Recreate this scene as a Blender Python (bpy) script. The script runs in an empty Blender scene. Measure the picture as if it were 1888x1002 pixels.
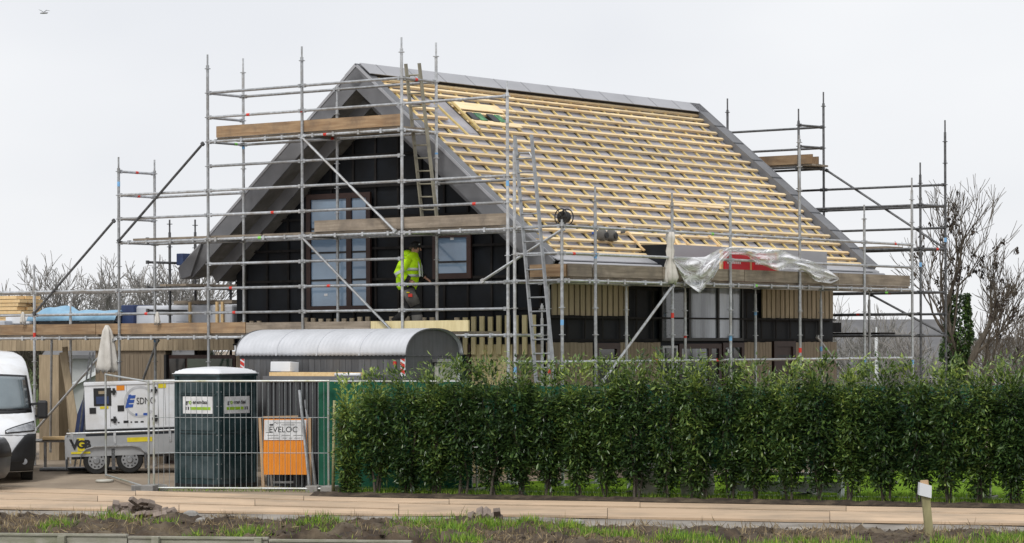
import bpy, bmesh, math, random
import numpy as np
from mathutils import Vector, Matrix, noise
R = math.radians
random.seed(7); rng = np.random.default_rng(7)
sc = bpy.context.scene
col = sc.collection
# ------------------------------------------------------------------ camera
FPX, HY, ROLL, EYE = 5179.1, 638.97, 0.0038731, 2.66
cam = bpy.data.objects.new('camera', bpy.data.cameras.new('camera')); col.objects.link(cam)
cam.data.sensor_width = 36; cam.data.lens = FPX / 1888 * 36
cam.data.shift_y = (HY - 501) / 1888
cam.data.clip_start = 0.5; cam.data.clip_end = 3000
cam.matrix_world = Matrix.Translation((0, 0, EYE)) @ Matrix.Rotation(R(90), 4, 'X') @ Matrix.Rotation(-ROLL, 4, 'Z')
sc.camera = cam
# ------------------------------------------------------------------ sky, sun, exposure
world = bpy.data.worlds.new('World'); sc.world = world; world.use_nodes = True
wn, wl = world.node_tree.nodes, world.node_tree.links
wn.clear()
SUN_EL, SUN_AZ = R(52), R(205)      # sun high behind and left of the camera, veiled by cloud
sky = wn.new('ShaderNodeTexSky'); sky.sky_type = 'NISHITA'; sky.sun_disc = False
sky.sun_elevation = SUN_EL; sky.sun_rotation = SUN_AZ
skm = wn.new('ShaderNodeVectorMath'); skm.operation = 'SCALE'; skm.inputs['Scale'].default_value = 0.10
wl.new(sky.outputs[0], skm.inputs[0])
tcw = wn.new('ShaderNodeTexCoord'); mpw = wn.new('ShaderNodeMapping'); mpw.inputs['Scale'].default_value = (1, 1, 2.2)
wl.new(tcw.outputs['Generated'], mpw.inputs[0])
nzw = wn.new('ShaderNodeTexNoise'); nzw.inputs['Scale'].default_value = 3.0; nzw.inputs['Detail'].default_value = 4; nzw.inputs['Roughness'].default_value = .5
wl.new(mpw.outputs[0], nzw.inputs['Vector'])
rpw = wn.new('ShaderNodeValToRGB')
rpw.color_ramp.elements[0].position = .3; rpw.color_ramp.elements[0].color = (.64, .654, .69, 1)
rpw.color_ramp.elements[1].position = .68; rpw.color_ramp.elements[1].color = (.785, .79, .80, 1)
wl.new(nzw.outputs[0], rpw.inputs[0])
mxw = wn.new('ShaderNodeMix'); mxw.data_type = 'RGBA'; mxw.inputs[0].default_value = .96   # cloud cover
wl.new(skm.outputs[0], mxw.inputs[6]); wl.new(rpw.outputs[0], mxw.inputs[7])
bgw = wn.new('ShaderNodeBackground'); bgw.inputs[1].default_value = 1.0
wl.new(mxw.outputs[2], bgw.inputs[0])
wo = wn.new('ShaderNodeOutputWorld'); wl.new(bgw.outputs[0], wo.inputs[0])
sun = bpy.data.objects.new('sun', bpy.data.lights.new('sun', 'SUN')); col.objects.link(sun)
sun.data.energy = 1.5; sun.data.angle = R(14); sun.data.color = (1, .97, .92)
sdir = Vector((math.sin(SUN_AZ) * math.cos(SUN_EL), math.cos(SUN_AZ) * math.cos(SUN_EL), math.sin(SUN_EL)))
sun.rotation_euler = sdir.to_track_quat('Z', 'Y').to_euler()
sc.view_settings.view_transform = 'Standard'; sc.view_settings.look = 'None'
sc.view_settings.exposure = 0.33; sc.view_settings.gamma = 1.0; sc.view_settings.use_curve_mapping = False
sc.render.resolution_x = 1024; sc.render.resolution_y = 543
sc.render.engine = 'CYCLES'

# ------------------------------------------------------------------ measured frames
ANG = 0.9217                        # direction of the ridge seen from above
E0 = Vector((-.0717, 52.875))       # outer corner post of the gable scaffold
UU = Vector((-math.sin(ANG), math.cos(ANG))); VV = Vector((math.cos(ANG), math.sin(ANG)))
Z0 = 2.87                           # first working platform of the scaffold
GS = math.atan2(UU.y, UU.x) + math.pi   # direction of the gable, left to right
def W(v, g, z=0.):                  # house frame: v along the ridge, g along the gable
    q = E0 + UU * g + VV * v
    return Vector((q.x, q.y, z))
def ray(px, py):
    xx, yy = px - 944, py - HY
    c, s = math.cos(ROLL), math.sin(ROLL)
    return Vector(((c * xx - s * yy) / FPX, 1, -(s * xx + c * yy) / FPX))
def at(px, py, Y): return Vector((0, 0, EYE)) + ray(px, py) * Y
def gnd(px, py, z=0.):
    d = ray(px, py); return Vector((0, 0, EYE)) + d * ((z - EYE) / d.z)
def hv(P): d = Vector((P.x, P.y)) - E0; return Vector((d.dot(VV), d.dot(UU), P.z))   # -> (v, g, z)
def onv(px, py, v):
    d = ray(px, py); t = (v + E0.dot(VV)) / Vector((d.x, d.y)).dot(VV); return hv(Vector((0, 0, EYE)) + d * t)
def ong(px, py, g):
    d = ray(px, py); t = (g + E0.dot(UU)) / Vector((d.x, d.y)).dot(UU); return hv(Vector((0, 0, EYE)) + d * t)
RG, RZ, RK = 4.88, 8.34, .815       # ridge position, ridge height, roof slope
def roofz(g): return RZ - RK * abs(g - RG)
def onroof(px, py):
    d = ray(px, py); G0 = hv(Vector((0, 0, EYE))); d2 = Vector((d.x, d.y)); D = Vector((d2.dot(VV), d2.dot(UU), d.z))
    t = (RZ + RK * (G0.y - RG) - G0.z) / (D.z - RK * D.y); return G0 + D * t
def zg(x, y):                       # the building plot lies a little above the road
    t = min(1, max(0, (y - 52.6) / 3.2)); return .13 * t * t * (3 - 2 * t)

# ------------------------------------------------------------------ materials
M = {}
def mat(name, c, c2=None, scale=6., rough=.7, metal=0., bump=0., bscale=40., stretch=(1, 1, 1), vary=0., detail=5., spec=.5, dirt=None, dscale=1.5, coords='Object'):
    m = bpy.data.materials.new(name); m.use_nodes = True; M[name] = m
    n, l = m.node_tree.nodes, m.node_tree.links
    p = n['Principled BSDF']; p.inputs['Roughness'].default_value = rough; p.inputs['Metallic'].default_value = metal
    p.inputs['Specular IOR Level'].default_value = spec
    tc = n.new('ShaderNodeTexCoord'); mp = n.new('ShaderNodeMapping'); mp.inputs['Scale'].default_value = stretch
    oi = n.new('ShaderNodeObjectInfo'); ad = n.new('ShaderNodeVectorMath'); ad.operation = 'ADD'
    sm = n.new('ShaderNodeMath'); sm.operation = 'MULTIPLY'; sm.inputs[1].default_value = 37.
    l.new(oi.outputs['Random'], sm.inputs[0]); l.new(tc.outputs[coords], ad.inputs[0]); l.new(sm.outputs[0], ad.inputs[1]); l.new(ad.outputs[0], mp.inputs[0])
    nz = n.new('ShaderNodeTexNoise'); nz.inputs['Scale'].default_value = scale; nz.inputs['Detail'].default_value = detail
    l.new(mp.outputs[0], nz.inputs['Vector'])
    rp = n.new('ShaderNodeValToRGB'); c2 = c2 or tuple(x * .75 for x in c)
    rp.color_ramp.elements[0].position = .33; rp.color_ramp.elements[0].color = (*c2, 1)
    rp.color_ramp.elements[1].position = .67; rp.color_ramp.elements[1].color = (*c, 1)
    l.new(nz.outputs[0], rp.inputs[0]); out = rp.outputs[0]
    if dirt:
        n2 = n.new('ShaderNodeTexNoise'); n2.inputs['Scale'].default_value = dscale; n2.inputs['Detail'].default_value = 6; n2.inputs['Roughness'].default_value = .65
        l.new(ad.outputs[0], n2.inputs['Vector'])
        r2 = n.new('ShaderNodeValToRGB'); r2.color_ramp.elements[0].position = .45; r2.color_ramp.elements[1].position = .68
        r2.color_ramp.elements[0].color = (0, 0, 0, 1); r2.color_ramp.elements[1].color = (.8, .8, .8, 1)
        l.new(n2.outputs[0], r2.inputs[0])
        mx = n.new('ShaderNodeMix'); mx.data_type = 'RGBA'; l.new(r2.outputs[0], mx.inputs[0]); l.new(out, mx.inputs[6]); mx.inputs[7].default_value = (*dirt, 1); out = mx.outputs[2]
    if vary:
        hs = n.new('ShaderNodeHueSaturation'); mr = n.new('ShaderNodeMapRange'); mr.inputs['To Min'].default_value = 1 - vary; mr.inputs['To Max'].default_value = 1 + vary
        l.new(oi.outputs['Random'], mr.inputs[0]); l.new(mr.outputs[0], hs.inputs['Value']); l.new(out, hs.inputs['Color']); out = hs.outputs[0]
    l.new(out, p.inputs['Base Color'])
    if bump:
        nb = n.new('ShaderNodeTexNoise'); nb.inputs['Scale'].default_value = bscale; nb.inputs['Detail'].default_value = 4; l.new(mp.outputs[0], nb.inputs['Vector'])
        bp = n.new('ShaderNodeBump'); bp.inputs['Strength'].default_value = bump; bp.inputs['Distance'].default_value = .02
        l.new(nb.outputs[0], bp.inputs['Height']); l.new(bp.outputs[0], p.inputs['Normal'])
    return m
mat('galv', (.60, .62, .64), (.40, .415, .43), 14, .42, .75, stretch=(1, 1, 1), vary=.22, dirt=(.33, .31, .28), dscale=2.5)
mat('galv_dark', (.17, .175, .18), (.09, .09, .095), 14, .5, .6, vary=.15)
mat('aluminium', (.38, .39, .40), (.26, .27, .28), 10, .4, .6)
mat('pack_green', (.10, .36, .14), (.03, .10, .05), 9, .5); mat('red_paint', (.75, .05, .03), rough=.5); mat('blue_paint', (.22, .5, .85), rough=.5); mat('green_paint', (.25, .7, .12), rough=.5)
mat('batten', (.84, .68, .43), (.76, .59, .34), 3, .7, stretch=(.6, 6, 6), vary=.17, bump=.15, dirt=(.66, .46, .25), dscale=1.1)
mat('counter', (.70, .55, .24), (.58, .44, .17), 3, .7, stretch=(6, .6, 6), vary=.12)
mat('underlay', (.42, .415, .45), (.33, .325, .355), 2.2, .6, dirt=(.20, .195, .21), dscale=1.2, bump=.25, bscale=5)
mat('zinc', (.20, .203, .215), (.155, .158, .168), 3, .5, .25, stretch=(.4, 1, 1), vary=.06, bump=.05, bscale=6)
mat('zinc_light', (.42, .425, .45), (.36, .365, .385), 2, .5, .2, stretch=(.5, 1, 1), bump=.05, bscale=6)
mat('soffit', (.25, .245, .24), (.17, .168, .165), 5, .75, stretch=(1, 1, 1), dirt=(.1, .095, .09))
mat('anthracite', (.03, .034, .042), (.02, .024, .03), 4, .45, .1)
mat('membrane', (.009, .012, .017), (.006, .007, .009), 2.5, .6, spec=.25, bump=.25, bscale=4)
mat('black_batten', (.022, .020, .020), (.011, .010, .010), 8, .8, spec=.25, vary=.25)
mat('brown_frame', (.045, .020, .016), (.032, .014, .011), 6, .5)
mat('toe_board', (.40, .275, .16), (.26, .16, .085), 3, .75, stretch=(.5, .5, 7), vary=.15, bump=.2, dirt=(.17, .12, .08), dscale=2)
mat('plank_old', (.36, .30, .235), (.22, .18, .135), 3, .85, stretch=(.5, .5, 7), vary=.15, bump=.25, dirt=(.15, .125, .1), dscale=2)
mat('new_wood', (.76, .56, .30), (.66, .45, .22), 3, .7, stretch=(.6, 5, 5), vary=.1)
mat('clad_beige', (.40, .32, .215), (.31, .245, .16), 4, .75, stretch=(5, 5, .7), vary=.14, bump=.1)
mat('clad_brown', (.28, .225, .16), (.21, .165, .115), 4, .75, stretch=(6, 6, .5), vary=.10)
mat('clad_fresh', (.72, .62, .36), (.62, .52, .28), 4, .7, stretch=(5, 5, .7), vary=.10)
mat('picket', (.60, .50, .37), (.46, .38, .27), 4, .7, stretch=(5, 5, .7), vary=.25)
mat('sand', (.37, .30, .225), (.26, .205, .15), 1.1, .95, bump=.5, bscale=9, dirt=(.20, .16, .12), dscale=.5)
mat('soil', (.06, .042, .028), (.028, .02, .014), 7, .95, bump=.8, bscale=25, dirt=(.15, .115, .075), dscale=3)
mat('straw', (.36, .27, .14), (.20, .145, .075), 5, .85)
mat('white_plastic', (.74, .76, .79), (.68, .70, .73), 2, .4)
mat('off_white', (.66, .63, .58), (.52, .49, .44), 7, .85)
mat('black_plastic', (.018, .019, .021), (.012, .012, .013), 6, .5)
mat('rubber', (.018, .018, .018), (.012, .012, .012), 9, .8)
mat('concrete', (.32, .31, .29), (.22, .21, .2), 5, .9, bump=.4)
mat('text_black', (.02, .02, .022), rough=.6); mat('text_white', (.8, .8, .8), rough=.6)
mat('bark', (.135, .115, .09), (.075, .064, .05), 5, .9, stretch=(3, 3, .6), bump=.5, bscale=12); mat('yellow', (.80, .66, .02), rough=.5); mat('bamboo', (.36, .33, .17), (.22, .20, .10), 5, .7, stretch=(2, 2, .5))
def glass(name, c, c2, scale=1.5, rough=.06, stretch=(1, 1, 1)):
    m = mat(name, c, c2, scale, rough, 0, stretch=stretch, spec=.9); m.node_tree.nodes['Principled BSDF'].inputs['Coat Weight'].default_value = .3
    return m
mat('navy', (.03, .055, .14), (.02, .03, .09), 5, .6)
glass('pane_blue', (.25, .36, .50), (.16, .245, .36), .8); glass('pane_dark', (.03, .035, .04), (.014, .016, .018), 1.2)  # blue base colour carries film tint and the reflected sky
glass('pane_green', (.05, .085, .06), (.02, .04, .03), 1.0)

# ------------------------------------------------------------------ mesh building
class MB:
    def __init__(s): s.v, s.f, s.m, s.k = [], [], [], 0
    def add(s, vs, fs):
        b = len(s.v); s.v += [tuple(p) for p in vs]; s.f += [tuple(b + i for i in f) for f in fs]; s.m += [s.k] * len(fs); return s
    def box(s, x0, x1, y0, y1, z0, z1):
        return s.add([(x0, y0, z0), (x1, y0, z0), (x1, y1, z0), (x0, y1, z0), (x0, y0, z1), (x1, y0, z1), (x1, y1, z1), (x0, y1, z1)],
                     [(3, 2, 1, 0), (4, 5, 6, 7), (0, 1, 5, 4), (1, 2, 6, 5), (2, 3, 7, 6), (3, 0, 4, 7)])
    def beam(s, a, b, w, h, up=(0, 0, 1)):
        a, b, up = Vector(a), Vector(b), Vector(up); d = (b - a).normalized(); sd = d.cross(up)
        if sd.length < 1e-4: sd = d.cross(Vector((1, 0, 0)))
        sd.normalize(); u = sd.cross(d); sd = sd * w / 2; u = u * h / 2
        return s.add([a - sd - u, a + sd - u, a + sd + u, a - sd + u, b - sd - u, b + sd - u, b + sd + u, b - sd + u],
                     [(0, 1, 2, 3), (7, 6, 5, 4), (4, 5, 1, 0), (5, 6, 2, 1), (6, 7, 3, 2), (7, 4, 0, 3)])
    def tube(s, a, b, r, n=8, r2=None, cap=True):
        return s.path([a, b], [r, r if r2 is None else r2], n, cap)
    def path(s, pts, rs, n=8, cap=True):
        pts = [Vector(p) for p in pts]
        if not hasattr(rs, '__len__'): rs = [rs] * len(pts)
        vs, fs = [], []; prev = None
        for i, p in enumerate(pts):
            d = (pts[min(i + 1, len(pts) - 1)] - pts[max(i - 1, 0)]).normalized()
            if prev is None: x = d.cross(Vector((0, 0, 1)) if abs(d.z) < .9 else Vector((1, 0, 0))).normalized()
            else: x = (prev - d * prev.dot(d)).normalized()
            prev = x; y = d.cross(x)
            vs += [p + (x * math.cos(2 * math.pi * k / n) + y * math.sin(2 * math.pi * k / n)) * rs[i] for k in range(n)]
        for i in range(len(pts) - 1):
            for k in range(n):
                a, b = i * n + k, i * n + (k + 1) % n; fs.append((a, b, b + n, a + n))
        if cap: fs.append(tuple(range(n - 1, -1, -1))); fs.append(tuple(range((len(pts) - 1) * n, len(pts) * n)))
        return s.add(vs, fs)
    def prism(s, pts, vec):
        pts = [Vector(p) for p in pts]; vec = Vector(vec); n = len(pts)
        return s.add(pts + [p + vec for p in pts], [tuple(range(n)), tuple(range(2 * n - 1, n - 1, -1))] + [(i + n, (i + 1) % n + n, (i + 1) % n, i) for i in range(n)])
    def loft(s, rings, close=True, caps=True):
        n = len(rings[0]); vs = [p for r in rings for p in r]; fs = []
        for i in range(len(rings) - 1):
            for k in range(n if close else n - 1):
                a, b = i * n + k, i * n + (k + 1) % n; fs.append((a, b, b + n, a + n))
        if caps: fs.append(tuple(range(n - 1, -1, -1))); fs.append(tuple(range(len(vs) - n, len(vs))))
        return s.add(vs, fs)
    def grid(s, fn, nu, nv):
        vs = [fn(i / nu, j / nv) for j in range(nv + 1) for i in range(nu + 1)]
        return s.add(vs, [(j * (nu + 1) + i, j * (nu + 1) + i + 1, (j + 1) * (nu + 1) + i + 1, (j + 1) * (nu + 1) + i) for j in range(nv) for i in range(nu)])
    def build(s, name, mats, parent=None, smooth=False, bevel=0., label=None, thick=0., loc=None, fix=True):
        me = bpy.data.meshes.new(name); me.from_pydata([tuple(p) for p in s.v], [], s.f)
        if not isinstance(mats, (list, tuple)): mats = [mats]
        for m in mats: me.materials.append(M[m])
        if len(mats) > 1: me.polygons.foreach_set('material_index', s.m)
        if fix:
            bm = bmesh.new(); bm.from_mesh(me); bmesh.ops.recalc_face_normals(bm, faces=bm.faces); bm.to_mesh(me); bm.free()
        if smooth: me.polygons.foreach_set('use_smooth', [True] * len(me.polygons))
        o = bpy.data.objects.new(name, me); col.objects.link(o)
        if parent: o.parent = parent
        if loc is not None: o.location = loc
        if thick: md = o.modifiers.new('thickness', 'SOLIDIFY'); md.thickness = thick; md.offset = 0
        if bevel: md = o.modifiers.new('bevel', 'BEVEL'); md.width = bevel; md.segments = 2; md.limit_method = 'ANGLE'
        if label: o['label'] = label
        return o
def tag(o, label, cat, group=None):
    o['label'] = label; o['category'] = cat
    if group: o['group'] = group
    return o
def thing(name, label, cat, loc=(0, 0, 0), rz=0., group=None, rot=None):
    o = bpy.data.objects.new(name, None); col.objects.link(o); o.empty_display_size = .2
    o.location = loc; o.rotation_euler = rot or (0, 0, rz)
    return tag(o, label, cat, group)
def struct(o, kind='structure'): o['kind'] = kind; return o
def copy_tree(o, parent=None):
    c = o.copy(); col.objects.link(c)
    if parent: c.parent = parent
    for ch in o.children: copy_tree(ch, c)
    return c
def text(s, size, parent, m, loc, rot, name='lettering', sx=1., bold=0.):
    cu = bpy.data.curves.new('t', 'FONT'); cu.body = s; cu.size = size; cu.extrude = .002; cu.offset = bold; cu.align_x = 'CENTER'; cu.align_y = 'CENTER'; cu.resolution_u = 3
    t = bpy.data.objects.new('t', cu); col.objects.link(t)
    me = bpy.data.meshes.new_from_object(t.evaluated_get(bpy.context.evaluated_depsgraph_get()))
    bpy.data.objects.remove(t); bpy.data.curves.remove(cu)
    me.materials.clear(); me.materials.append(M[m]); o = bpy.data.objects.new(name, me); col.objects.link(o)
    o.parent = parent; o.location = loc; o.rotation_euler = rot; o.scale = (sx, 1, 1)
    return o
def fnoise(x, y=0., z=0.): return noise.noise(Vector((x, y, z)))
# ================================================================== house
WG0, WG1, WV0, WV1 = .80, 8.96, 2.2, 13.05
house = thing('house', 'half-finished house with dark gable walls and steep roof of bare battens', 'house', W(0, 0), ANG)
NY, NZ = -RK / math.hypot(1, RK), 1 / math.hypot(1, RK)
def rp(v, g, off=0., side=1):
    gg = g + off * NY; z = RZ - RK * (RG - g) + off * NZ
    return (v, gg if side > 0 else 2 * RG - gg, z)
def slab(mb, v0, v1, g0, g1, o0, o1, side=1):
    return mb.loft([[rp(v, g0, o0, side), rp(v, g1, o0, side), rp(v, g1, o1, side), rp(v, g0, o1, side)] for v in (v0, v1)])
GE = .08
# roof body: rafters boarded and covered with grey underlay, both slopes
roof = slab(MB(), 1.62, 13.6, GE, RG, -.30, -.075)
slab(roof, 1.62, 13.6, GE, RG, -.30, -.075, -1)
roof = roof.build('roof', 'underlay', house, label='steep roof with grey underlay and bare wooden battens')
# underlay sheet laps
for i, g in enumerate((1.15, 2.25, 3.35, 4.3)):
    b = slab(MB(), 1.63, 13.45, g - .02, min(g + 1.0, 4.6), -.0745, -.068 + .001 * i); b.build('underlay_sheet', 'underlay', roof)
# counter battens up the slope
v = 1.92
while v < 13.4:
    gap = 2.55 < v < 3.35
    slab(MB(), v - .028, v + .028, GE + .03, 4.62, -.066, -.036).build('counter_batten', 'counter', roof)
    if random.random() < .3: slab(MB(), v - .075, v - .045, GE + .1, 4.5, -.066, -.058).build('sealing_strip', 'anthracite', roof)
    v += .535
# tile battens across the slope, in lengths
rows = [.17, .30] + [.489 + .2415 * i for i in range(14)] + [3.854, 4.033, 4.284, 4.44, 4.58]
for i, g in enumerate(rows):
    cuts = [1.66 + random.uniform(-.05, .04)]
    while cuts[-1] < 12.2: cuts.append(cuts[-1] + random.choice((3.3, 3.9, 4.5)))
    cuts[-1] = 13.44 + random.uniform(-.05, .05)
    for a, b in zip(cuts, cuts[1:]):
        segs = [(a, b - .006)]
        if 3.3 < g < 4.1:            # an opening left free near the ridge
            lo, hi = 2.75 - (g - 3.6) * .2, 3.45
            segs = [s for s in ((a, min(b - .006, lo)), (max(a, hi), b - .006)) if s[1] - s[0] > .05]
        if g < .4:
            lo, hi = 4.9, 11.9
            segs = [s for s in ((a, min(b - .006, lo)), (max(a, hi), b - .006)) if s[1] - s[0] > .05]
        for p, q in segs:
            j = random.uniform(-.006, .006)
            slab(MB(), p, q, g - .024 + j, g + .024 + j, -.036, .014).build('batten', 'batten', roof)
# loose boards and printed packs by the opening
slab(MB(), 3.42, 3.47, 3.35, 4.15, .024, .05).build('edge_batten', 'counter', roof)
slab(MB(), 3.5, 5.0, 3.90, 4.10, .024, .045).build('loose_board', 'batten', roof)
for k, (p, q) in enumerate(((3.62, 3.82), (3.86, 4.10), (4.3, 4.52), (4.56, 4.74))):
    slab(MB(), p, q, 3.64, 3.84, .0, .03).build('printed_pack', 'pack_green' if k % 2 else 'anthracite', roof)
slab(MB(), 3.52, 5.1, 3.50, 3.56, .024, .05).build('loose_batten', 'batten', roof)
slab(MB(), 6.3, 9.9, 1.56, 1.62, .024, .05).build('loose_batten', 'batten', roof)
for (p0, p1) in (((1238, 437), (1258, 470)), ((1253, 440), (1283, 468)), ((1150, 425), (1188, 468)), ((1305, 437), (1328, 460))):
    a, b = onroof(*p0), onroof(*p1); MB().beam((a.x, a.y, a.z + .06), (b.x, b.y, b.z + .06), .05, .03).build('loose_batten', 'new_wood', roof)
# ridge cover, raised on its own strips
for side in (1, -1):
    c = slab(MB(), 1.40, 13.85, 4.60, RG, .085, .10, side); c.build('ridge_cover', 'zinc_light', roof)
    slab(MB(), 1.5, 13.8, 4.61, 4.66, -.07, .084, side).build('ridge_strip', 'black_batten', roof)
k = 1.9
while k < 13.7:
    slab(MB(), k, k + .012, 4.598, RG, .1005, .104).build('cover_seam', 'zinc', roof); k += .98
# verges: upstand, two stepped barge boards and soffits
for side in (1, -1):
    for (n, m, a, b, o0, o1, g0) in (('barge_board', 'zinc', 1.36, 1.40, -.36, .05, GE), ('verge_capping', 'zinc', 1.40, 1.63, -.07, .045, GE),
                                     ('soffit_board', 'soffit', 1.40, 1.82, -.36, -.315, GE + .02), ('inner_barge_board', 'zinc', 1.82, 1.86, -.62, -.317, GE + .1), ('inner_soffit', 'soffit', 1.86, 2.35, -.62, -.575, GE + .15),
                                     ('verge_trim', 'zinc_light', 1.345, 1.36, .0, .055, GE), ('far_verge_capping', 'zinc', 13.46, 13.85, -.07, .10, GE - .03), ('far_barge_board', 'zinc', 13.85, 13.89, -.36, .105, GE - .03)):
        slab(MB(), a, b, g0, RG, o0, o1, side).build(n, m, roof)
for k in range(8):                  # straps on the far verge
    g = .5 + k * .52; slab(MB(), 13.45, 13.86, g, g + .03, .1005, .108).build('verge_strap', 'anthracite', roof)
# eave: tray, gutter, end plate, soffit
MB().loft([[(v, .16, roofz(.16) - .05), (v, -.10, 4.33), (v, -.10, 4.31), (v, .16, roofz(.16) - .08)] for v in (1.45, 13.8)]).build('eave_tray', 'zinc_light', roof)
MB().box(1.6, 13.8, -.10, .10, 4.10, 4.305).build('eave_fascia', 'anthracite', roof)
MB().path([(1.45, -.17, 4.235), (13.86, -.17, 4.235)], .055, 10).build('gutter', 'zinc_light', roof, smooth=True)
MB().prism([(1.30, .62, 4.86), (1.30, .10, 4.48), (1.30, -.12, 4.30), (1.30, .02, 4.02), (1.30, .30, 3.96), (1.30, .58, 4.30)], (.05, 0, 0)).build('eave_end_plate', 'zinc', roof)
MB().prism([(1.30, 2 * RG - .62, 4.86), (1.30, 2 * RG - .10, 4.48), (1.30, 2 * RG + .06, 4.36), (1.30, 2 * RG - .02, 4.12), (1.30, 2 * RG - .30, 4.18)], (.5, 0, 0)).build('eave_end_plate', 'zinc', roof)
MB().box(1.62, 13.5, .12, WG0, 4.20, 4.24).build('eave_soffit', 'soffit', roof)
bx0, bx1 = ong(1235, 480, -.38), ong(1525, 480, -.38)
MB().box(bx0.x, bx1.x, -.375, .42, 4.05, 4.70).build('bay_roof_box', 'zinc_light', roof, label='long grey box roof over the wide window at the eave')
MB().box(bx0.x - .03, bx0.x, -.37, .42, 4.02, 4.70).build('bay_roof_end', 'membrane', roof)

# ---- walls
wall = MB().prism([(WV0, WG0, 0), (WV0, WG1, 0), (WV0, WG1, 4.62), (WV0, RG, 7.92), (WV0, WG0, 4.62)], (.2, 0, 0)).build('gable_wall', 'membrane', house, label='gable wall wrapped in black membrane')
side = MB().box(WV0 + .2, WV1, WG0, WG0 + .2, 0, 4.6).build('side_wall', 'membrane', house)
MB().box(WV0 + .2, WV1, WG1 - .2, WG1, 0, 4.6).build('rear_wall', 'membrane', house)
MB().prism([(WV1, WG0, 0), (WV1, WG1, 0), (WV1, WG1, 4.62), (WV1, RG, 7.92), (WV1, WG0, 4.62)], (.2, 0, 0)).build('far_gable_wall', 'membrane', house)
def topz(g): return 4.62 + RK * (min(g - WG0, WG1 - g)) - .05
g = WG0 + .04; k = 0
while g < WG1:
    MB().box(WV0 - .035, WV0 - .002, g, g + .05, 2.74, max(4.5, topz(g))).build('wall_batten', 'black_batten', wall); g += .60; k += 1
for z in (3.38, 4.02, 4.66, 5.30, 5.94, 6.58, 7.2):
    dz = max(0, (z - 4.62) / RK)
    MB().box(WV0 - .068, WV0 - .036, WG0 + dz + .02, WG1 - dz - .02, z, z + .05).build('cross_batten', 'black_batten', wall)
MB().box(WV0 - .11, WV0 - .07, WG0 - .02, WG1 + .02, 2.70, 2.735).build('drip_rail', 'black_batten', wall)
def window(parent, plane, a, b, z0, z1, pane, mull=(), trans=(), fw=.11, frame='brown_frame', dep=.07, p0=None):
    """framed window standing proud of a wall; plane = ('v', value) or ('g', value), a..b along the wall"""
    ax, val = plane
    def bx(mb, s0, s1, t0, t1, d0, d1):
        return mb.box(val - d1, val - d0, s0, s1, t0, t1) if ax == 'v' else mb.box(s0, s1, val - d1, val - d0, t0, t1)
    w = bx(MB(), a, b, z0, z1, .004, .02).build('window', 'black_plastic', parent)
    f = MB()
    bx(f, a, b, z1 - fw, z1, .02, dep); bx(f, a, b, z0, z0 + fw, .02, dep); bx(f, a, a + fw, z0 + fw, z1 - fw, .02, dep); bx(f, b - fw, b, z0 + fw, z1 - fw, .02, dep)
    for m in mull: bx(f, m - fw * .6, m + fw * .6, z0 + fw, z1 - fw, .02, dep - .002)
    f.build('frame', frame, w)
    xs = [a + fw] + [q for m in mull for q in (m - fw * .6, m + fw * .6)] + [b - fw]
    zs = [z0 + fw] + list(trans) + [z1 - fw]
    for i in range(0, len(xs), 2):
        for j in range(len(zs) - 1):
            e0, e1 = (.012 if j else 0), (.012 if j < len(zs) - 2 else 0)
            bx(MB(), xs[i] + .004, xs[i + 1] - .004, zs[j] + e0 + .004, zs[j + 1] - e1 - .004, .021, .035).build('pane', pane if isinstance(pane, str) else pane[(i // 2) % len(pane)], w)
            if j: bx(MB(), xs[i], xs[i + 1], zs[j] - .02, zs[j] + .02, .03, .05).build('glazing_bar', 'black_plastic', w)
    return w
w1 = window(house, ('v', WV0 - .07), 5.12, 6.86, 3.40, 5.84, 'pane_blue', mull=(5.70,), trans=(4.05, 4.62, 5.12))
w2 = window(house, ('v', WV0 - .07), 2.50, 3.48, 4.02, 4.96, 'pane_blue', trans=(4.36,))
for (w, g, z) in ((w1, 6.3, 3.72), (w1, 5.95, 4.92), (w2, 2.95, 4.80)):
    MB().box(WV0 - .113, WV0 - .108, g, g + .09, z, z + .05).build('sticker', 'white_plastic', w)
# sparse vertical boards above the first platform, waiting for their cladding
k = 0; g = .90
while g < 6.9:
    if not (4.55 < g < 5.0 or 3.0 < g < 3.3):
        MB().box(WV0 - .15, WV0 - .112, g, g + .105, 2.50, 3.26 + random.uniform(-.02, .02)).build('upright_board', 'picket' if g > 2.6 else 'clad_fresh', house)
    g += .212
for g in (8.15, 8.36, 8.6): MB().box(WV0 - .15, WV0 - .112, g, g + .1, 2.5, 3.22).build('upright_board', 'picket', house)
# lower gable cladding
def boards(a, b, z0, z1, plane, m, pitch=.125, gap=.008, prof=.02, name='cladding_board', off=.0):
    ax, val = plane; n = max(1, round((b - a) / pitch)); p = (b - a) / n
    for i in range(n):
        s0, s1 = a + i * p + gap / 2, a + (i + 1) * p - gap / 2; d = prof + random.uniform(-.002, .003)
        q = MB()
        if ax == 'v': q.box(val - off - d, val - off, s0, s1, z0 + random.uniform(-.006, .006), z1 + random.uniform(-.006, .006))
        else: q.box(s0, s1, val - off - d, val - off, z0 + random.uniform(-.006, .006), z1 + random.uniform(-.006, .006))
        q.build(name, m, house)
PG, PS = ('v', WV0), ('g', WG0)
boards(.80, 1.50, .1, 2.72, PG, 'clad_brown', off=.08); boards(1.50, 2.52, .1, 2.72, PG, 'clad_fresh', off=.08)
window(house, ('v', WV0 - .06), 2.53, 4.2, .1, 2.70, 'pane_green', fw=.1)
boards(4.25, 8.9, .1, 2.72, PG, 'clad_brown', off=.08)
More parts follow.
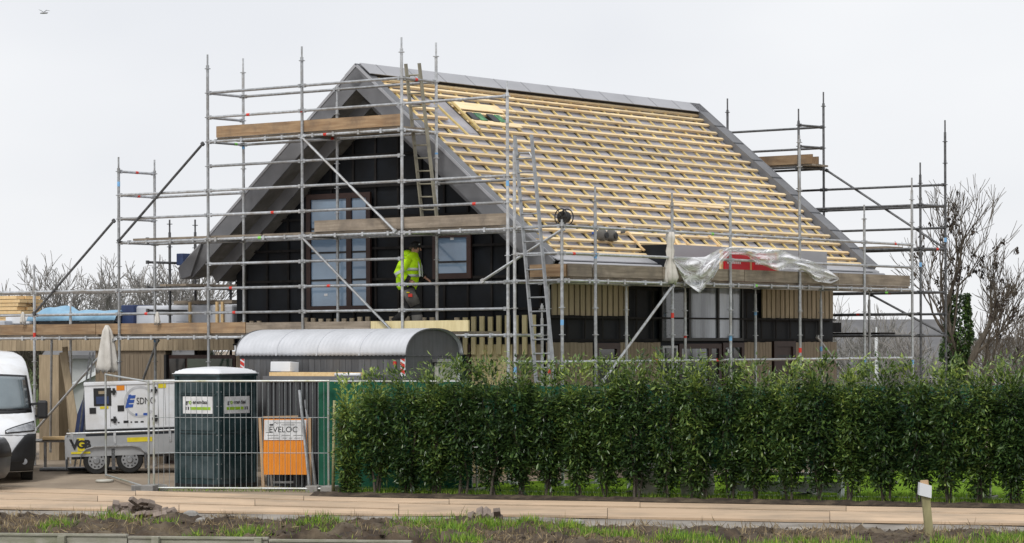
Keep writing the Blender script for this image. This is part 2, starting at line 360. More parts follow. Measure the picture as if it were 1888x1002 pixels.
# side wall
S = lambda x, y=600: ong(x, y, WG0).x
boards(2.34, 5.0, 3.27, 4.18, PS, 'clad_beige', .19, .05, .03, 'profiled_board', .07)
boards(S(1398), 13.12, 3.26, 4.18, PS, 'clad_beige', .19, .045, .03, 'profiled_board', .07)
for z in (2.745, 3.18, 3.80):
    MB().box(WV0 + .02, WV1 - .01, WG0 - .045, WG0 - .003, z, z + .06).build('cross_batten', 'black_batten', side)
v = WV0 + .1
while v < WV1:
    MB().box(v, v + .05, WG0 - .06, WG0 - .046, 2.81, 3.80).build('wall_batten', 'black_batten', side); v += .6
MB().box(WV0 - .05, WV1 + .12, WG0 - .14, WG0 - .062, 3.215, 3.25).build('drip_rail', 'black_batten', side)
for a, b in ((WV0 - .02, S(1086)), (S(1137), S(1211)), (S(1366), S(1416)), (S(1461), S(1536))):
    boards(a, b, .1, 2.73, PS, 'clad_brown', off=.07)
window(house, ('g', WG0 - .05), S(1089), S(1135), .9, 2.72, 'pane_dark', fw=.12)
window(house, ('g', WG0 - .05), S(1419), S(1459), .1, 2.75, 'brown_frame', fw=.12, trans=(2.42,))
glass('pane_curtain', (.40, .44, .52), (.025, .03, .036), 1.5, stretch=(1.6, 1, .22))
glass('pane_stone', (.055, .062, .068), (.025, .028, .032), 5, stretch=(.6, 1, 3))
wa, wb = S(1211), S(1364)
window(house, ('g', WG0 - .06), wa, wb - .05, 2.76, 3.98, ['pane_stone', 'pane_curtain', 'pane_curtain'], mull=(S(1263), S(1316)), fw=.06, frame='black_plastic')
window(house, ('g', WG0 - .06), S(1213), S(1240), .3, 2.66, 'pane_dark', fw=.05, frame='zinc_light')
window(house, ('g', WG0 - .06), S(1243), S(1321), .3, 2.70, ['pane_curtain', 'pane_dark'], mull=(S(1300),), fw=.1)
window(house, ('g', WG0 - .06), S(1324), wb - .02, .3, 2.72, 'pane_dark', fw=.1)
MB().box(S(1331), S(1337), WG0 - .15, WG0 - .145, 2.50, 2.58).build('sticker', 'white_plastic', house)

# ================================================================== low flat-roofed wing on the left
wing = thing('flat_roof_wing', 'low timber-clad wing with a flat roof left of the gable', 'extension', W(2.2, 8.98), ANG)
FV = 2.2
def wl_(x, y=660): return onv(x, y, FV).y - 8.98
def wb_(n, m, a, b, d0, d1, z0, z1): return MB().box(d0, d1, a, b, z0, z1).build(n, m, wing)
wb_('flat_roof', 'anthracite', 0.02, 9.0, .02, 5.2, 2.74, 3.02)
wb_('roof_edge', 'zinc', 0.0, 9.0, -.06, .02, 3.0, 3.06)
def wboards(a, b, z0, z1, m, pitch=.13, d=-.03):
    n = max(1, round((b - a) / pitch)); p = (b - a) / n
    for i in range(n): MB().box(d - random.uniform(0, .004), d + .026, a + i * p + .004, a + (i + 1) * p - .004, z0, z1).build('cladding_board', m, wing)
wboards(.02, 9.0, 2.60, 2.99, 'clad_beige', .15, -.05)
wboards(wl_(305), wl_(178), .1, 2.51, 'clad_brown')
wb_('wall', 'clad_brown', wl_(305), wl_(176), .0, .2, .1, 2.7)
wb_('back_wall', 'membrane', .1, wl_(176), 4.9, 5.1, .1, 2.74)
wb_('wall_pier', 'clad_beige', wl_(108), wl_(72), 0, .3, .1, 2.51)
wb_('post', 'black_batten', wl_(178), wl_(168), .3, .5, .1, 2.74)
wb_('post', 'black_batten', wl_(112), wl_(100), 4.6, 4.8, .1, 2.74)
wb_('door_post', 'black_plastic', wl_(309), wl_(305), -.05, .1, .1, 2.51)
wv = wb_('glass_wall', 'brown_frame', .06, wl_(310), .02, .06, .1, 2.5)
for a, b in ((.12, wl_(345)), (wl_(341), wl_(312))): MB().box(-.0, .018, a, b, .2, 2.42).build('pane', 'pane_green' if a < 1 else 'pane_dark', wv)
# ================================================================== scaffolds (parts in the house frame)
TR = .030
def ztop(px, py, v, g): return EYE - (py - HY - math.sin(ROLL) * (px - 944) * -1) * W(v, g).y / FPX
def zn(n): return Z0 + .5 * n
def post(par, v, g, top, bot=.12, mk='galv', marks=True):
    m = MB(); m.tube((v, g, bot), (v, g, top - .28), TR, 8); m.tube((v, g, top - .30), (v, g, top), .019, 8)
    n = math.ceil((bot + .25 - Z0) / .5)
    while zn(n) < top:
        m.tube((v, g, zn(n) - .007), (v, g, zn(n) + .007), .062, 8)
        if random.random() < .5: m.tube((v, g, zn(n) + .007), (v, g, zn(n) + .07), .033, 8)
        n += 1
    if marks:
        for _ in range(1):
            m.k = random.choice((1, 2, 2)); z = random.uniform(bot + 1, top - .6); m.tube((v, g, z), (v, g, z + .10), TR + .002, 8)
    m.k = 0
    m.box(v - .08, v + .08, g - .08, g + .08, bot - .03, bot + .01)
    return m.build('post', [mk, 'red_paint', 'blue_paint'], par, smooth=False)
def ledger(par, a, b, name='ledger', mk='galv', r=.028, marks=True, clamps=False):
    a, b = Vector(a), Vector(b); d = (b - a); L = d.length; d.normalize()
    m = MB(); m.tube(a + d * .05, b - d * .05, r, 8)
    for p in (a + d * .03, b - d * .09): m.beam(p, p + d * .06, .05, .075)
    if clamps:
        for t in np.arange(.25, L - .1, .62): p = a + d * (t + random.uniform(-.1, .1)); m.beam(p, p + d * .05, .075, .085)
    if marks and random.random() < .22:
        m.k = random.choice((1, 1, 2)); t = random.uniform(.2, .8) * L; m.tube(a + d * t, a + d * (t + .08), r + .002, 8)
    return m.build(name, [mk, 'red_paint', 'green_paint'], par)
def deck(par, v0, v1, g0, g1, z, along='g', n=4, m='plank_old'):
    """loose planks side by side"""
    if along == 'g':
        w = (v1 - v0) / n
        for i in range(n): MB().box(v0 + i * w + .006, v0 + (i + 1) * w - .006, g0 + random.uniform(0, .06), g1 - random.uniform(0, .06), z, z + .045).build('plank', m, par)
    else:
        w = (g1 - g0) / n
        for i in range(n): MB().box(v0 + random.uniform(0, .06), v1 - random.uniform(0, .06), g0 + i * w + .006, g0 + (i + 1) * w - .006, z, z + .045).build('plank', m, par)
# ---- gable scaffold
gs = thing('scaffold', 'tube scaffold in front of the dark gable, up to above the ridge', 'scaffold', W(0, 0), ANG, 'scaffolds round the house')
OG = {'Z': 12.85, 'A': 10.28, 'B': 7.71, 'C': 5.14, 'D': 2.57, 'E': 0.}
IV = 1.07
tops = {'Z': (65, 488), 'A': (221, 290), 'B': (382, 101), 'C': (554, 86), 'D': (741, 69), 'E': (934, 150)}
for k, g in OG.items(): post(gs, 0, g, ztop(*tops[k], 0, g))
itops = {'Z': (132, 560), 'A': (286, 295), 'B': (448, 108), 'C': (620, 163), 'D': (805, 79), 'E': (999, 560)}
for k, g in OG.items(): post(gs, IV, g, ztop(*itops[k], IV, g))
post(gs, 0, 15.42, 3.9); post(gs, IV, 15.42, 3.9)
def row(seq, n, v=0., **kw):
    for a, b in zip(seq, seq[1:]): ledger(gs, (v, OG.get(a, 15.42), zn(n)), (v, OG.get(b, 15.42), zn(n)), **kw)
for n, s in ((10, 'BCD'), (9, 'BCDE'), (8, 'BCD'), (7, 'BCD'), (6, 'ABCDE'), (5, 'ABCDE'), (4, 'ABCDE'), (3, 'BCD'), (2, 'XZABCDE'), (1, 'XZABCDE'), (0, 'XZABCDE')):
    row(s, n, clamps=n in (0, 4, 8))
for n, s in ((10, 'BCD'), (8, 'BCD'), (6, 'AB'), (6, 'DE'), (4, 'ABCDE'), (2, 'XZA'), (0, 'XZABCDE')): row(s, n, IV)
for k, ns in (('A', (7, 6, 5, 4, 0)), ('B', (10, 9, 8, 4, 0)), ('C', (8, 4, 0)), ('D', (10, 8, 4, 0)), ('E', (4, 2, 0)), ('Z', (0,))):
    for n in ns: ledger(gs, (0, OG[k], zn(n)), (IV, OG[k], zn(n)), 'transom')
def brace(par, a, b, mk='galv'): ledger(par, a, b, 'diagonal_brace', mk, .027)
brace(gs, (-.05, OG['C'], zn(8)), (-.05, OG['D'] + .1, zn(4))); brace(gs, (-.05, OG['C'], zn(4)), (-.05, OG['D'] + .1, zn(0)))
brace(gs, (-.05, OG['B'] + .05, zn(8)), (-.05, OG['A'], zn(4)), 'galv_dark'); brace(gs, (-.05, OG['A'] + .05, zn(5)), (-.05, OG['Z'], zn(1)), 'galv_dark')
brace(gs, (-.05, OG['A'] + .05, zn(0)), (-.05, OG['Z'] - .05, zn(-4)))
brace(gs, (.03, OG['Z'] - .5, zn(0)), (.55, OG['Z'] + .1, zn(-5)))
brace(gs, (IV, OG['A'] - .1, zn(0)), (IV, OG['A'] + 1.2, zn(-5)))
deck(gs, .06, 1.0, 2.62, 7.55, zn(8) + .035); deck(gs, .06, 1.0, 6.3, 9.95, zn(4) + .035); deck(gs, .06, 1.0, .2, 6.28, zn(4) + .035)
deck(gs, .06, 1.0, .95, 5.9, zn(0) + .035); deck(gs, .06, 1.0, 5.92, 10.9, zn(0) + .035); deck(gs, .06, 1.0, 10.92, 16.2, zn(0) + .035)
def toe(par, pts, h, m='toe_board', up=.082):
    a, b = Vector(pts[0]), Vector(pts[1]); a.z += h / 2 + up; b.z += h / 2 + up
    return MB().beam(a, b, .045, h).build('toe_board', m, par)
toe(gs, ((.05, 2.60, zn(8)), (.05, 7.50, zn(8))), .23)
toe(gs, ((.05, .03, zn(4)), (.05, 4.85, zn(4))), .22, 'plank_old')
toe(gs, ((.05, .98, zn(0)), (.05, 3.4, zn(0))), .21, 'clad_fresh'); toe(gs, ((.05, 3.42, zn(0)), (.05, 6.7, zn(0))), .21, 'plank_old')
toe(gs, ((.05, 6.72, zn(0)), (.05, 11.0, zn(0))), .22); toe(gs, ((.05, 11.02, zn(0)), (.05, 16.2, zn(0))), .22)
# ---- eave scaffold
es = thing('scaffold', 'tube scaffold with a long working deck along the eave of the batten roof', 'scaffold', W(0, 0), ANG, 'scaffolds round the house')
EV = [-.37, .69, 3.26, 5.34, 8.0, 10.66, 12.75]
et = [(1036, 405), (1097, 345), (1239, 356), (1345, 361), (1474, 250), (1593, 378), (1682, 328)]
OGE, IGE = -1.53, -.44
for v, t in zip(EV, et): post(es, v, OGE, ztop(*t, v, OGE))
for v in EV[1:]: post(es, v, IGE, 4.02 if v < 10 else 3.95)
post(es, EV[0], IGE, ztop(950, 251, EV[0], IGE))
for a, b in zip(EV, EV[1:]):
    for n in (4, 3, 2, -1): ledger(es, (a, OGE, zn(n)), (b, OGE, zn(n)), clamps=n == 2)
    ledger(es, (a, IGE, zn(2)), (b, IGE, zn(2)))
for v in EV: ledger(es, (v, OGE, zn(2)), (v, IGE, zn(2)), 'transom')
ledger(es, (EV[0], IGE, zn(-1)), (EV[0], OGE, zn(-1)), 'transom')
for n in (4, 3): ledger(es, (EV[0], IGE, zn(n)), (EV[0], OGE, zn(n)), 'transom')
ledger(es, (EV[0], IGE, zn(2)), (-.1, .0, zn(2)), 'transom')
brace(es, (EV[2], OGE - .05, zn(2)), (EV[1] + .12, OGE - .05, zn(-2) + .1)); brace(es, (EV[2] + .5, IGE, zn(-1)), (EV[1] + 1.4, IGE, zn(-4)))
brace(es, (EV[5] - .2, IGE, zn(0)), (EV[6] - .9, IGE, zn(-2)))
brace(es, (-.15, .55, zn(2)), (.2, -1.2, zn(4)))
deck(es, .0, 3.2, OGE + .06, IGE - .06, zn(2) + .035, 'v'); deck(es, 3.22, 8.1, OGE + .06, IGE - .06, zn(2) + .035, 'v'); deck(es, 8.12, 12.75, OGE + .06, IGE - .06, zn(2) + .035, 'v')
for a, b, m in ((-.1, .62, 'plank_old'), (.70, 2.95, 'plank_old'), (2.97, 5.9, 'plank_old'), (5.92, 9.6, 'plank_old'), (9.62, 12.7, 'plank_old')):
    toe(es, ((a, OGE + .05, zn(2)), (b, OGE + .05, zn(2))), .235, m)
toe(es, ((-.08, OGE + .1, zn(2)), (-.08, IGE - .15, zn(2))), .23)
# ---- far gable scaffold
fs = thing('scaffold', 'tube scaffold beyond the far gable, next to the ivy-clad tree', 'scaffold', W(15, 0), ANG, 'scaffolds round the house')
fo = {k: (15.92 - 15, onv(k, 400, 15.92).y) for k in (1342, 1519, 1743)}; fi = {k: (0., onv(k, 400, 15.).y) for k in (1473, 1697)}
for k, y in ((1342, 182), (1519, 170), (1743, 222)): post(fs, *fo[k], ztop(k, y, fo[k][0] + 15, fo[k][1]), mk='galv_dark')
for k, y in ((1473, 201), (1697, 300)): post(fs, *fi[k], ztop(k, y, 15, fi[k][1]), mk='galv_dark')
post(fs, 0, 5.2, zn(10), mk='galv_dark'); post(fs, .92, 8.4, zn(8), mk='galv_dark'); post(fs, 0, 8.4, zn(8), mk='galv_dark')
def fl(a, b, n, name='ledger'): ledger(fs, (*a, zn(n)), (*b, zn(n)), name, 'galv_dark')
for n in (10, 9, 8, 7, 6, 4): fl(fo[1342], fo[1519], n)
for n in (7, 6, 5, 4, 2, 1, 0): fl(fo[1519], fo[1743], n)
for n in (6, 4, 2, 1, 0): fl(fi[1473], fi[1697], n)
for n in (8, 4): fl((0, 5.2), fi[1473], n)
for n in (10, 9, 8, 4): fl(fi[1473], fo[1519], n, 'transom')
for n in (6, 4, 2, 0): fl(fi[1697], fo[1743], n, 'transom')
brace(fs, (.97, fo[1519][1], zn(8)), (.97, fo[1743][1], zn(4)), 'galv_dark'); brace(fs, (.97, fo[1519][1] - 1.2, zn(2)), (.97, fo[1743][1], zn(0)), 'galv_dark')
deck(fs, .06, .86, fi[1473][1] - .35, 5.2, zn(8) + .035); toe(fs, ((.88, fo[1519][1] + .12, zn(8)), (.88, 5.2, zn(8))), .22); toe(fs, ((.05, fi[1473][1] - .35, zn(8)), (.05, 5.2, zn(8))), .22)
deck(fs, .06, .86, .4, 4.0, zn(4) + .035); deck(fs, .06, .86, .6, 4.5, zn(0) + .035, m='black_batten')
MB().box(-.1, .5, 1.9, 3.4, zn(0) + .09, zn(0) + .32).build('toe_board', 'black_batten', fs)
# ---- rear scaffold, seen past the left eave
rs = thing('scaffold', 'short dark scaffold behind the left eave with a blue box on it', 'scaffold', W(4.2, 10.9), ANG, 'scaffolds round the house')
rpos = {x: ong(x, 480, 11.2) for x in (313, 360, 425)}
def rl(p): return (p.x - 4.2, p.y - 10.9)
for x, p in rpos.items(): post(rs, *rl(p), EYE + (640 - 404) * W(p.x, p.y).y / FPX if x < 400 else 5.0, mk='galv_dark')
for n in (4.3, 3.3, 2.2, 1.2):
    a, b = rl(rpos[313]), rl(rpos[425]); ledger(rs, (a[0] - .75, a[1], zn(n)), (b[0], b[1], zn(n)), mk='galv_dark')
deck(rs, rl(rpos[313])[0] - .4, rl(rpos[425])[0], -.55, .25, zn(2.2) + .03, 'v')
bb = ong(332, 479, 11.15)
tag(MB().box(-.12, .12, -.1, .1, -.13, .13).build('tool_box', 'navy', None, bevel=.015, loc=W(bb.x, bb.y - .1, bb.z)), 'small navy blue box clipped to the scaffold rail behind the left eave', 'box').rotation_euler = (0, 0, ANG)
# ---- ladders (things of their own)
def ladder(name_label, bl, br, tl, m, n, hoop=False):
    """bl, br foot of both stiles, tl top of the left stile, world points"""
    bl, br, tl = Vector(bl), Vector(br), Vector(tl); t = thing('ladder', name_label, 'ladder', (bl + br) / 2, 0, 'ladders on the scaffold')
    o = (bl + br) / 2; d = tl - bl; s = br - bl; w = s * .92
    for p, q in ((bl, tl), (br, tl + w)): MB().beam(p - o, q - o, .03, .075, s.cross(d)).build('stile', m, t)
    for i in range(n):
        f = (i + .6) / n * .93; a = bl + d * f; b = br + (tl + w - br) * f; MB().tube(a - o, b - o, .017, 6).build('rung', m, t)
    if hoop: f = .93; a = bl + d * f - o; b = br + (tl + w - br) * f - o; MB().path([a - Vector((0, 0, .12)), a * .8 + b * .2, a * .2 + b * .8, b - Vector((0, 0, .12))], .02, 6).build('brace_plate', m, t)
    return t
mat('ladder_tan', (.33, .31, .235), (.22, .205, .16), 4, .6, .1)
P = lambda x, y, v: W(*onv(x, y, v)[:2], onv(x, y, v).z)
ladder('grey-tan ladder from the second deck to the top deck before the gable peak', P(781, 425, .95), P(808, 425, .95), P(748, 118, .55), 'ladder_tan', 12, True)
ladder('long aluminium ladder at the corner where gable and eave scaffolds meet', (P(990, 720, -.75)), P(1024, 720, -.75), P(949, 251, -.45), 'aluminium', 17, True)
# ================================================================== ground, road mats, bank
xs = sorted(set([-900, -500, -250, -120, -60, -30] + list(np.arange(-18, 18.1, 1.0)) + [30, 60, 120, 250, 500, 900]))
ys = sorted(set([-60, 0, 20, 30] + list(np.arange(36, 52, 1.)) + list(np.arange(52, 57, .3)) + [57, 60, 64, 70, 80, 100, 140, 200, 400, 900, 1800]))
g_ = MB(); nx = len(xs)
g_.v = [(x, y, zg(x, y) if y > 42.5 or abs(x) > 9.5 else -.6) for y in ys for x in xs]
g_.f = [(j * nx + i, j * nx + i + 1, (j + 1) * nx + i + 1, (j + 1) * nx + i) for j in range(len(ys) - 1) for i in range(nx - 1)]; g_.m = [0] * len(g_.f)
struct(g_.build('ground', 'sand', smooth=True))
mat('field', (.075, .105, .035), (.05, .07, .025), .3, 1.0, bump=.4, spec=.05)
mat('lawn', (.15, .25, .02), (.09, .17, .015), 4, 1.0, bump=.4, spec=.05)
struct(MB().add([(-300, 84, .14), (300, 84, .14), (300, 900, .14), (-300, 900, .14)], [(0, 1, 2, 3)]).build('field', 'field'))
HA, HB = Vector((-3.14, 50.275)), Vector((9.6, 45.30)); HD = (HB - HA).normalized(); HN = Vector((-HD.y, HD.x))   # hedge line; HN points away from the camera
q = [HA - HD * .2 - HN * .28, HB - HN * .28, HB + HN * 14.0, HA - HD * .2 + HN * 3.2]
lawn = MB().grid(lambda u, w: (lambda a, b: (a.x + (b.x - a.x) * w, a.y + (b.y - a.y) * w, zg(0, a.y + (b.y - a.y) * w) + .006))(q[0].lerp(q[1], u), q[3].lerp(q[2], u)), 30, 40)
struct(lawn.build('lawn', 'lawn'))
# dark planting bed at the foot of the hedge
bed = MB().grid(lambda u, w: (*(HA - HD * .35 - HN * .42 + HD * u * 13.4 + HN * w * .62), .012 + .06 * math.sin(math.pi * w) * (1 + .6 * fnoise(u * 60, w * 4))), 160, 6)
struct(bed.build('planting_bed', 'soil', smooth=True))
def ply(pts):
    def f(x):
        for (a, b), (c, d) in zip(pts, pts[1:]):
            if x <= c: return b + (d - b) * (x - a) / (c - a)
        return pts[-1][1]
    return f
eb = ply([(-60, 894), (0, 896), (300, 906), (620, 915.5), (900, 921), (1200, 926), (1960, 938.5)])
em = ply([(-60, 905), (0, 906.5), (600, 924), (830, 930), (1240, 936.5), (1960, 950)])
e2 = ply([(-60, 919.5), (0, 920.5), (600, 936), (760, 939.5)])
ef = ply([(-60, 935.5), (0, 937), (600, 947), (736, 949.0), (738, 946.2), (1240, 955), (1960, 967.5)])
mat('road_mat', (.58, .43, .295), (.49, .355, .235), 1.6, .85, stretch=(.35, 3, 1), vary=.08, bump=.15, dirt=(.30, .235, .17), dscale=.7)
road = MB().grid(lambda u, w: (lambda x: gnd(x, eb(x) + 1 + (ef(x) - eb(x) - 2) * w, .010))(-60 + 2020 * u), 60, 2).build('road', 'soil'); struct(road)  # dark base puts the shadow in the mat gaps into colour
def mats_row(up, lo, cuts, z):
    for a, b in zip(cuts, cuts[1:]):
        n = 4; top, bot = [], []
        for i in range(n + 1):
            x = a + .5 + (b - a - 1) * i / n; top.append(gnd(x, up(x) + .9, z)); bot.append(gnd(x, lo(x) - .9, z))
        m = MB(); k = n + 1
        j = random.uniform(-.006, .006)
        vs = [p + Vector((0, 0, j)) for p in top + bot]; vs += [p - Vector((0, 0, .035)) for p in vs]
        f = [(i, i + 1, k + i + 1, k + i) for i in range(n)] + [(2 * k + i + k, 3 * k + i + 1, 2 * k + i + 1, 2 * k + i) for i in range(n)]
        f += [(k + i, k + i + 1, 3 * k + i + 1, 3 * k + i) for i in range(n)] + [(i + 1, i, 2 * k + i, 2 * k + i + 1) for i in range(n)] + [(0, k, 3 * k, 2 * k), (n, 2 * k + n, 3 * k + n, k + n)]
        m.add(vs, f).build('road_mat', 'road_mat', road)
mats_row(eb, em, [-60, 250, 560, 828, 1180, 1560, 1960], .05)
mats_row(em, e2, [-60, 180, 470, 735], .062); mats_row(e2, ef, [-60, 330, 735], .055)
mats_row(em, ef, [735.3, 1120, 1530, 1960], .058)
yF = ply([(-30, 54.5), (-8.6, 47.0), (-2.98, 44.78), (7.58, 41.6), (30, 35)])
yE = ply([(-30, 42.8), (-7.7, 39.75), (-1.2, 38.6), (30, 33)])
def bank_h(x, y):
    d = yF(x) - y
    n1 = fnoise(x * .55, y * .8, 1); n2 = fnoise(x * 1.9, y * 2.2, 5); n3 = fnoise(x * 5.3, y * 5.7, 9); n4 = fnoise(x * 14, y * 14, 3)
    t = min(1, max(0, (d - 2.5 - .5 * n1) / 1.1)); t = t * t * (3 - 2 * t); e = min(1, max(0, (7.6 - d) / 1.8)); n5 = fnoise(x * 30, y * 30, 2)
    h = t * e * (.06 + .09 * n1 + .17 * max(-.2, n2) * (1 if x < 3 else .6)) + t * (.075 * n3 + .045 * n4 + .02 * n5)
    k = min(1, max(0, (yE(x) + .05 - y) / .10)) if x < -1.0 else 0.
    return h * (1 - k) - .45 * k - .05 * (1 - min(1, max(0, (d - 1.7) / .6))) + .008
bm_ = MB(); NX, NY_ = 400, 240
bm_.grid(lambda u, w: (lambda x, y: (x, y, bank_h(x, y)))(-10.5 + 20.5 * u, 36.2 + 11.3 * w), NX, NY_)
mat('bank', (.075, .052, .033), (.030, .021, .014), 5, .95, bump=.9, bscale=22, dirt=(.17, .135, .09), dscale=2.0)
struct(bm_.build('earth_bank', 'bank', smooth=True, fix=False))
# strip of pale grey sand between mats and bank
mat('grey_sand', (.33, .30, .265), (.20, .18, .155), 1.5, .95, bump=.6, bscale=14, dirt=(.13, .115, .10), dscale=1.0)
mv = MB().grid(lambda u, w: (lambda x: (x, yF(x) + .7 - 3.4 * w, .006 + .02 * (fnoise(x * 1.3, w * 3) + .4) * math.sin(math.pi * w)))(-12 + 24 * u), 200, 12)
struct(mv.build('sand_strip', 'grey_sand', smooth=True))

# ---- leaf-like stuff meshes
def cards(name, P, D, S, L, Wd, tone, m, parent=None, fold=.25):
    """many small folded leaves: P base, D direction, S side (unit), L length, Wd width"""
    n = len(P); L = L[:, None]; Wd = Wd[:, None]; nrm = np.cross(D, S)
    a = P; b = P + D * L * .45 + S * Wd * .5 + nrm * Wd * fold; c = P + D * L; d = P + D * L * .45 - S * Wd * .5 + nrm * Wd * fold
    V = np.stack([a, b, c, d], 1).reshape(-1, 3); F = (np.arange(n)[:, None] * 4 + np.array([[0, 1, 2, 0, 2, 3]])).reshape(-1)
    me = bpy.data.meshes.new(name); me.vertices.add(n * 4); me.vertices.foreach_set('co', V.astype(np.float32).ravel())
    me.loops.add(n * 6); me.loops.foreach_set('vertex_index', F.astype(np.int32)); me.polygons.add(n * 2)
    me.polygons.foreach_set('loop_start', np.arange(n * 2, dtype=np.int32) * 3)
    at_ = me.attributes.new('tone', 'FLOAT', 'POINT'); at_.data.foreach_set('value', np.repeat(tone, 4).astype(np.float32))
    me.update(); me.validate(); me.materials.append(M[m]); o = bpy.data.objects.new(name, me); col.objects.link(o)
    if parent: o.parent = parent
    return o
def unit(a): return a / np.linalg.norm(a, axis=1, keepdims=True)
def leafmat(name, stops, rough=.42, trans=.25, spec=.5):
    m = bpy.data.materials.new(name); m.use_nodes = True; M[name] = m; n, l = m.node_tree.nodes, m.node_tree.links
    p = n['Principled BSDF']; p.inputs['Roughness'].default_value = rough; p.inputs['Specular IOR Level'].default_value = spec
    a = n.new('ShaderNodeAttribute'); a.attribute_name = 'tone'; r = n.new('ShaderNodeValToRGB')
    e = r.color_ramp.elements; e[0].position, e[0].color = stops[0][0], (*stops[0][1], 1); e[1].position, e[1].color = stops[-1][0], (*stops[-1][1], 1)
    for s, c in stops[1:-1]: q = e.new(s); q.color = (*c, 1)
    l.new(a.outputs['Fac'], r.inputs[0]); l.new(r.outputs[0], p.inputs['Base Color'])
    t = n.new('ShaderNodeBsdfTranslucent'); l.new(r.outputs[0], t.inputs[0]); mx = n.new('ShaderNodeMixShader'); mx.inputs[0].default_value = trans
    l.new(p.outputs[0], mx.inputs[1]); l.new(t.outputs[0], mx.inputs[2]); l.new(mx.outputs[0], n['Material Output'].inputs[0])
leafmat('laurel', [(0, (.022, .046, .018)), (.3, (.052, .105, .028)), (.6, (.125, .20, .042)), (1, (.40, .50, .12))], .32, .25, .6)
leafmat('grass', [(0, (.06, .12, .012)), (.6, (.19, .37, .03)), (1, (.44, .54, .08))], .6, .3)
leafmat('dry', [(0, (.10, .07, .04)), (.6, (.30, .22, .115)), (1, (.48, .38, .22))], .8, .1)
leafmat('dead_leaf', [(0, (.012, .010, .010)), (1, (.055, .035, .022))], .7, .1)
def blades(name, pos, hgt, m, lean=.5, width=.008, kind='stuff', tone=None):
    n = len(pos); az = rng.uniform(0, 2 * np.pi, n); ln = rng.normal(0, lean, n)
    D = unit(np.stack([np.cos(az) * np.sin(ln), np.sin(az) * np.sin(ln), np.cos(ln)], 1)); S = unit(np.cross(D, np.stack([np.cos(az * 1.7), np.sin(az * 1.7), np.zeros(n) + .01], 1)))
    return struct(cards(name, pos, D, S, hgt * rng.uniform(.5, 1.3, n), np.full(n, width), rng.uniform(0, 1, n) if tone is None else tone, m, fold=.1), kind)
# turf tufts on the bank
P_ = []
tuf = [(20, 972, 1), (70, 976, 1), (105, 962, .7), (215, 948, .8), (330, 980, 1), (360, 972, .7), (455, 968, .8), (500, 984, 1.2), (545, 978, 1), (592, 962, .9), (700, 984, 1), (735, 978, 1), (780, 962, 1.1), (830, 972, .8), (905, 966, .7), (942, 962, 1.3), (975, 968, .8), (1050, 972, .9), (1100, 978, .8), (1240, 985, 1), (1310, 990, .9), (1420, 996, .6), (1560, 996, .8), (1830, 992, .9), (1880, 986, 1.1), (640, 975, .5), (300, 960, .4), (1150, 985, .6), (1745, 996, .7), (1690, 998, .5), (1480, 990, .6), (120, 975, .8), (860, 985, .7), (410, 978, .6)]
for (x, y, s) in tuf:
    c = gnd(x, y + 6, .12); k = int(520 * s)
    xx = rng.normal(c.x, .22 * s, k); yy = rng.normal(c.y, .26 * s, k); P_ += [(a, b, bank_h(a, b) - .01) for a, b in zip(xx, yy)]
blades('grass_tufts', np.array(P_), .13, 'grass', .55, .011)
k = 20000; xx = rng.uniform(-9.2, 8.5, k); dd = rng.uniform(2.5, 7.8, k); pts = []
for a, d in zip(xx, dd):
    if fnoise(a * .9, d * .9, 7) > -.1 and not (a < -1 and yF(a) - d < yE(a) + .1): pts.append((a, yF(a) - d, bank_h(a, yF(a) - d) + .006))
blades('dry_straw', np.array(pts), .14, 'dry', 1.7, .010)
k = 2600; xx = rng.uniform(-9.2, 8.5, k); dd = rng.uniform(2.0, 7.2, k)
cl = MB()
for a, d in zip(xx, dd):      # clods of turned earth
    y = yF(a) - d; r = .018 + .035 * rng.random() ** 3; z = bank_h(a, y); h = rng.uniform(.5, 1.0)
    vs = [(a + r * rng.uniform(.7, 1.2) * math.cos(t), y + r * rng.uniform(.7, 1.2) * math.sin(t), z - .01 + .2 * r * h) for t in (0, 1.26, 2.5, 3.77, 5.0)] + [(a + r * rng.uniform(-.4, .4), y + r * rng.uniform(-.4, .4), z + r * 1.1 * h), (a, y, z - r)]
    cl.add(vs, [(i, (i + 1) % 5, 5) for i in range(5)] + [((i + 1) % 5, i, 6) for i in range(5)])
struct(cl.build('earth_clods', 'soil', fix=False), 'stuff')
# lawn blades behind the hedge
k = 26000; u = rng.uniform(0, 13.2, k); w = rng.uniform(-.12, 2.4, k)
blades('lawn_grass', np.array([(*(HA + HD * a + HN * b), zg(0, (HA + HD * a + HN * b).y) + .004) for a, b in zip(u, w)]), .13, 'grass', .4, .010, tone=rng.uniform(.35, 1, k))
k = 500; xx = rng.uniform(-6.6, -3.2, k); yy = rng.normal(51.75, .12, k)
blades('fence_grass', np.array([(a, b - .19 * (a + 5), .0) for a, b in zip(xx, yy)]), .09, 'grass', .5, .009)

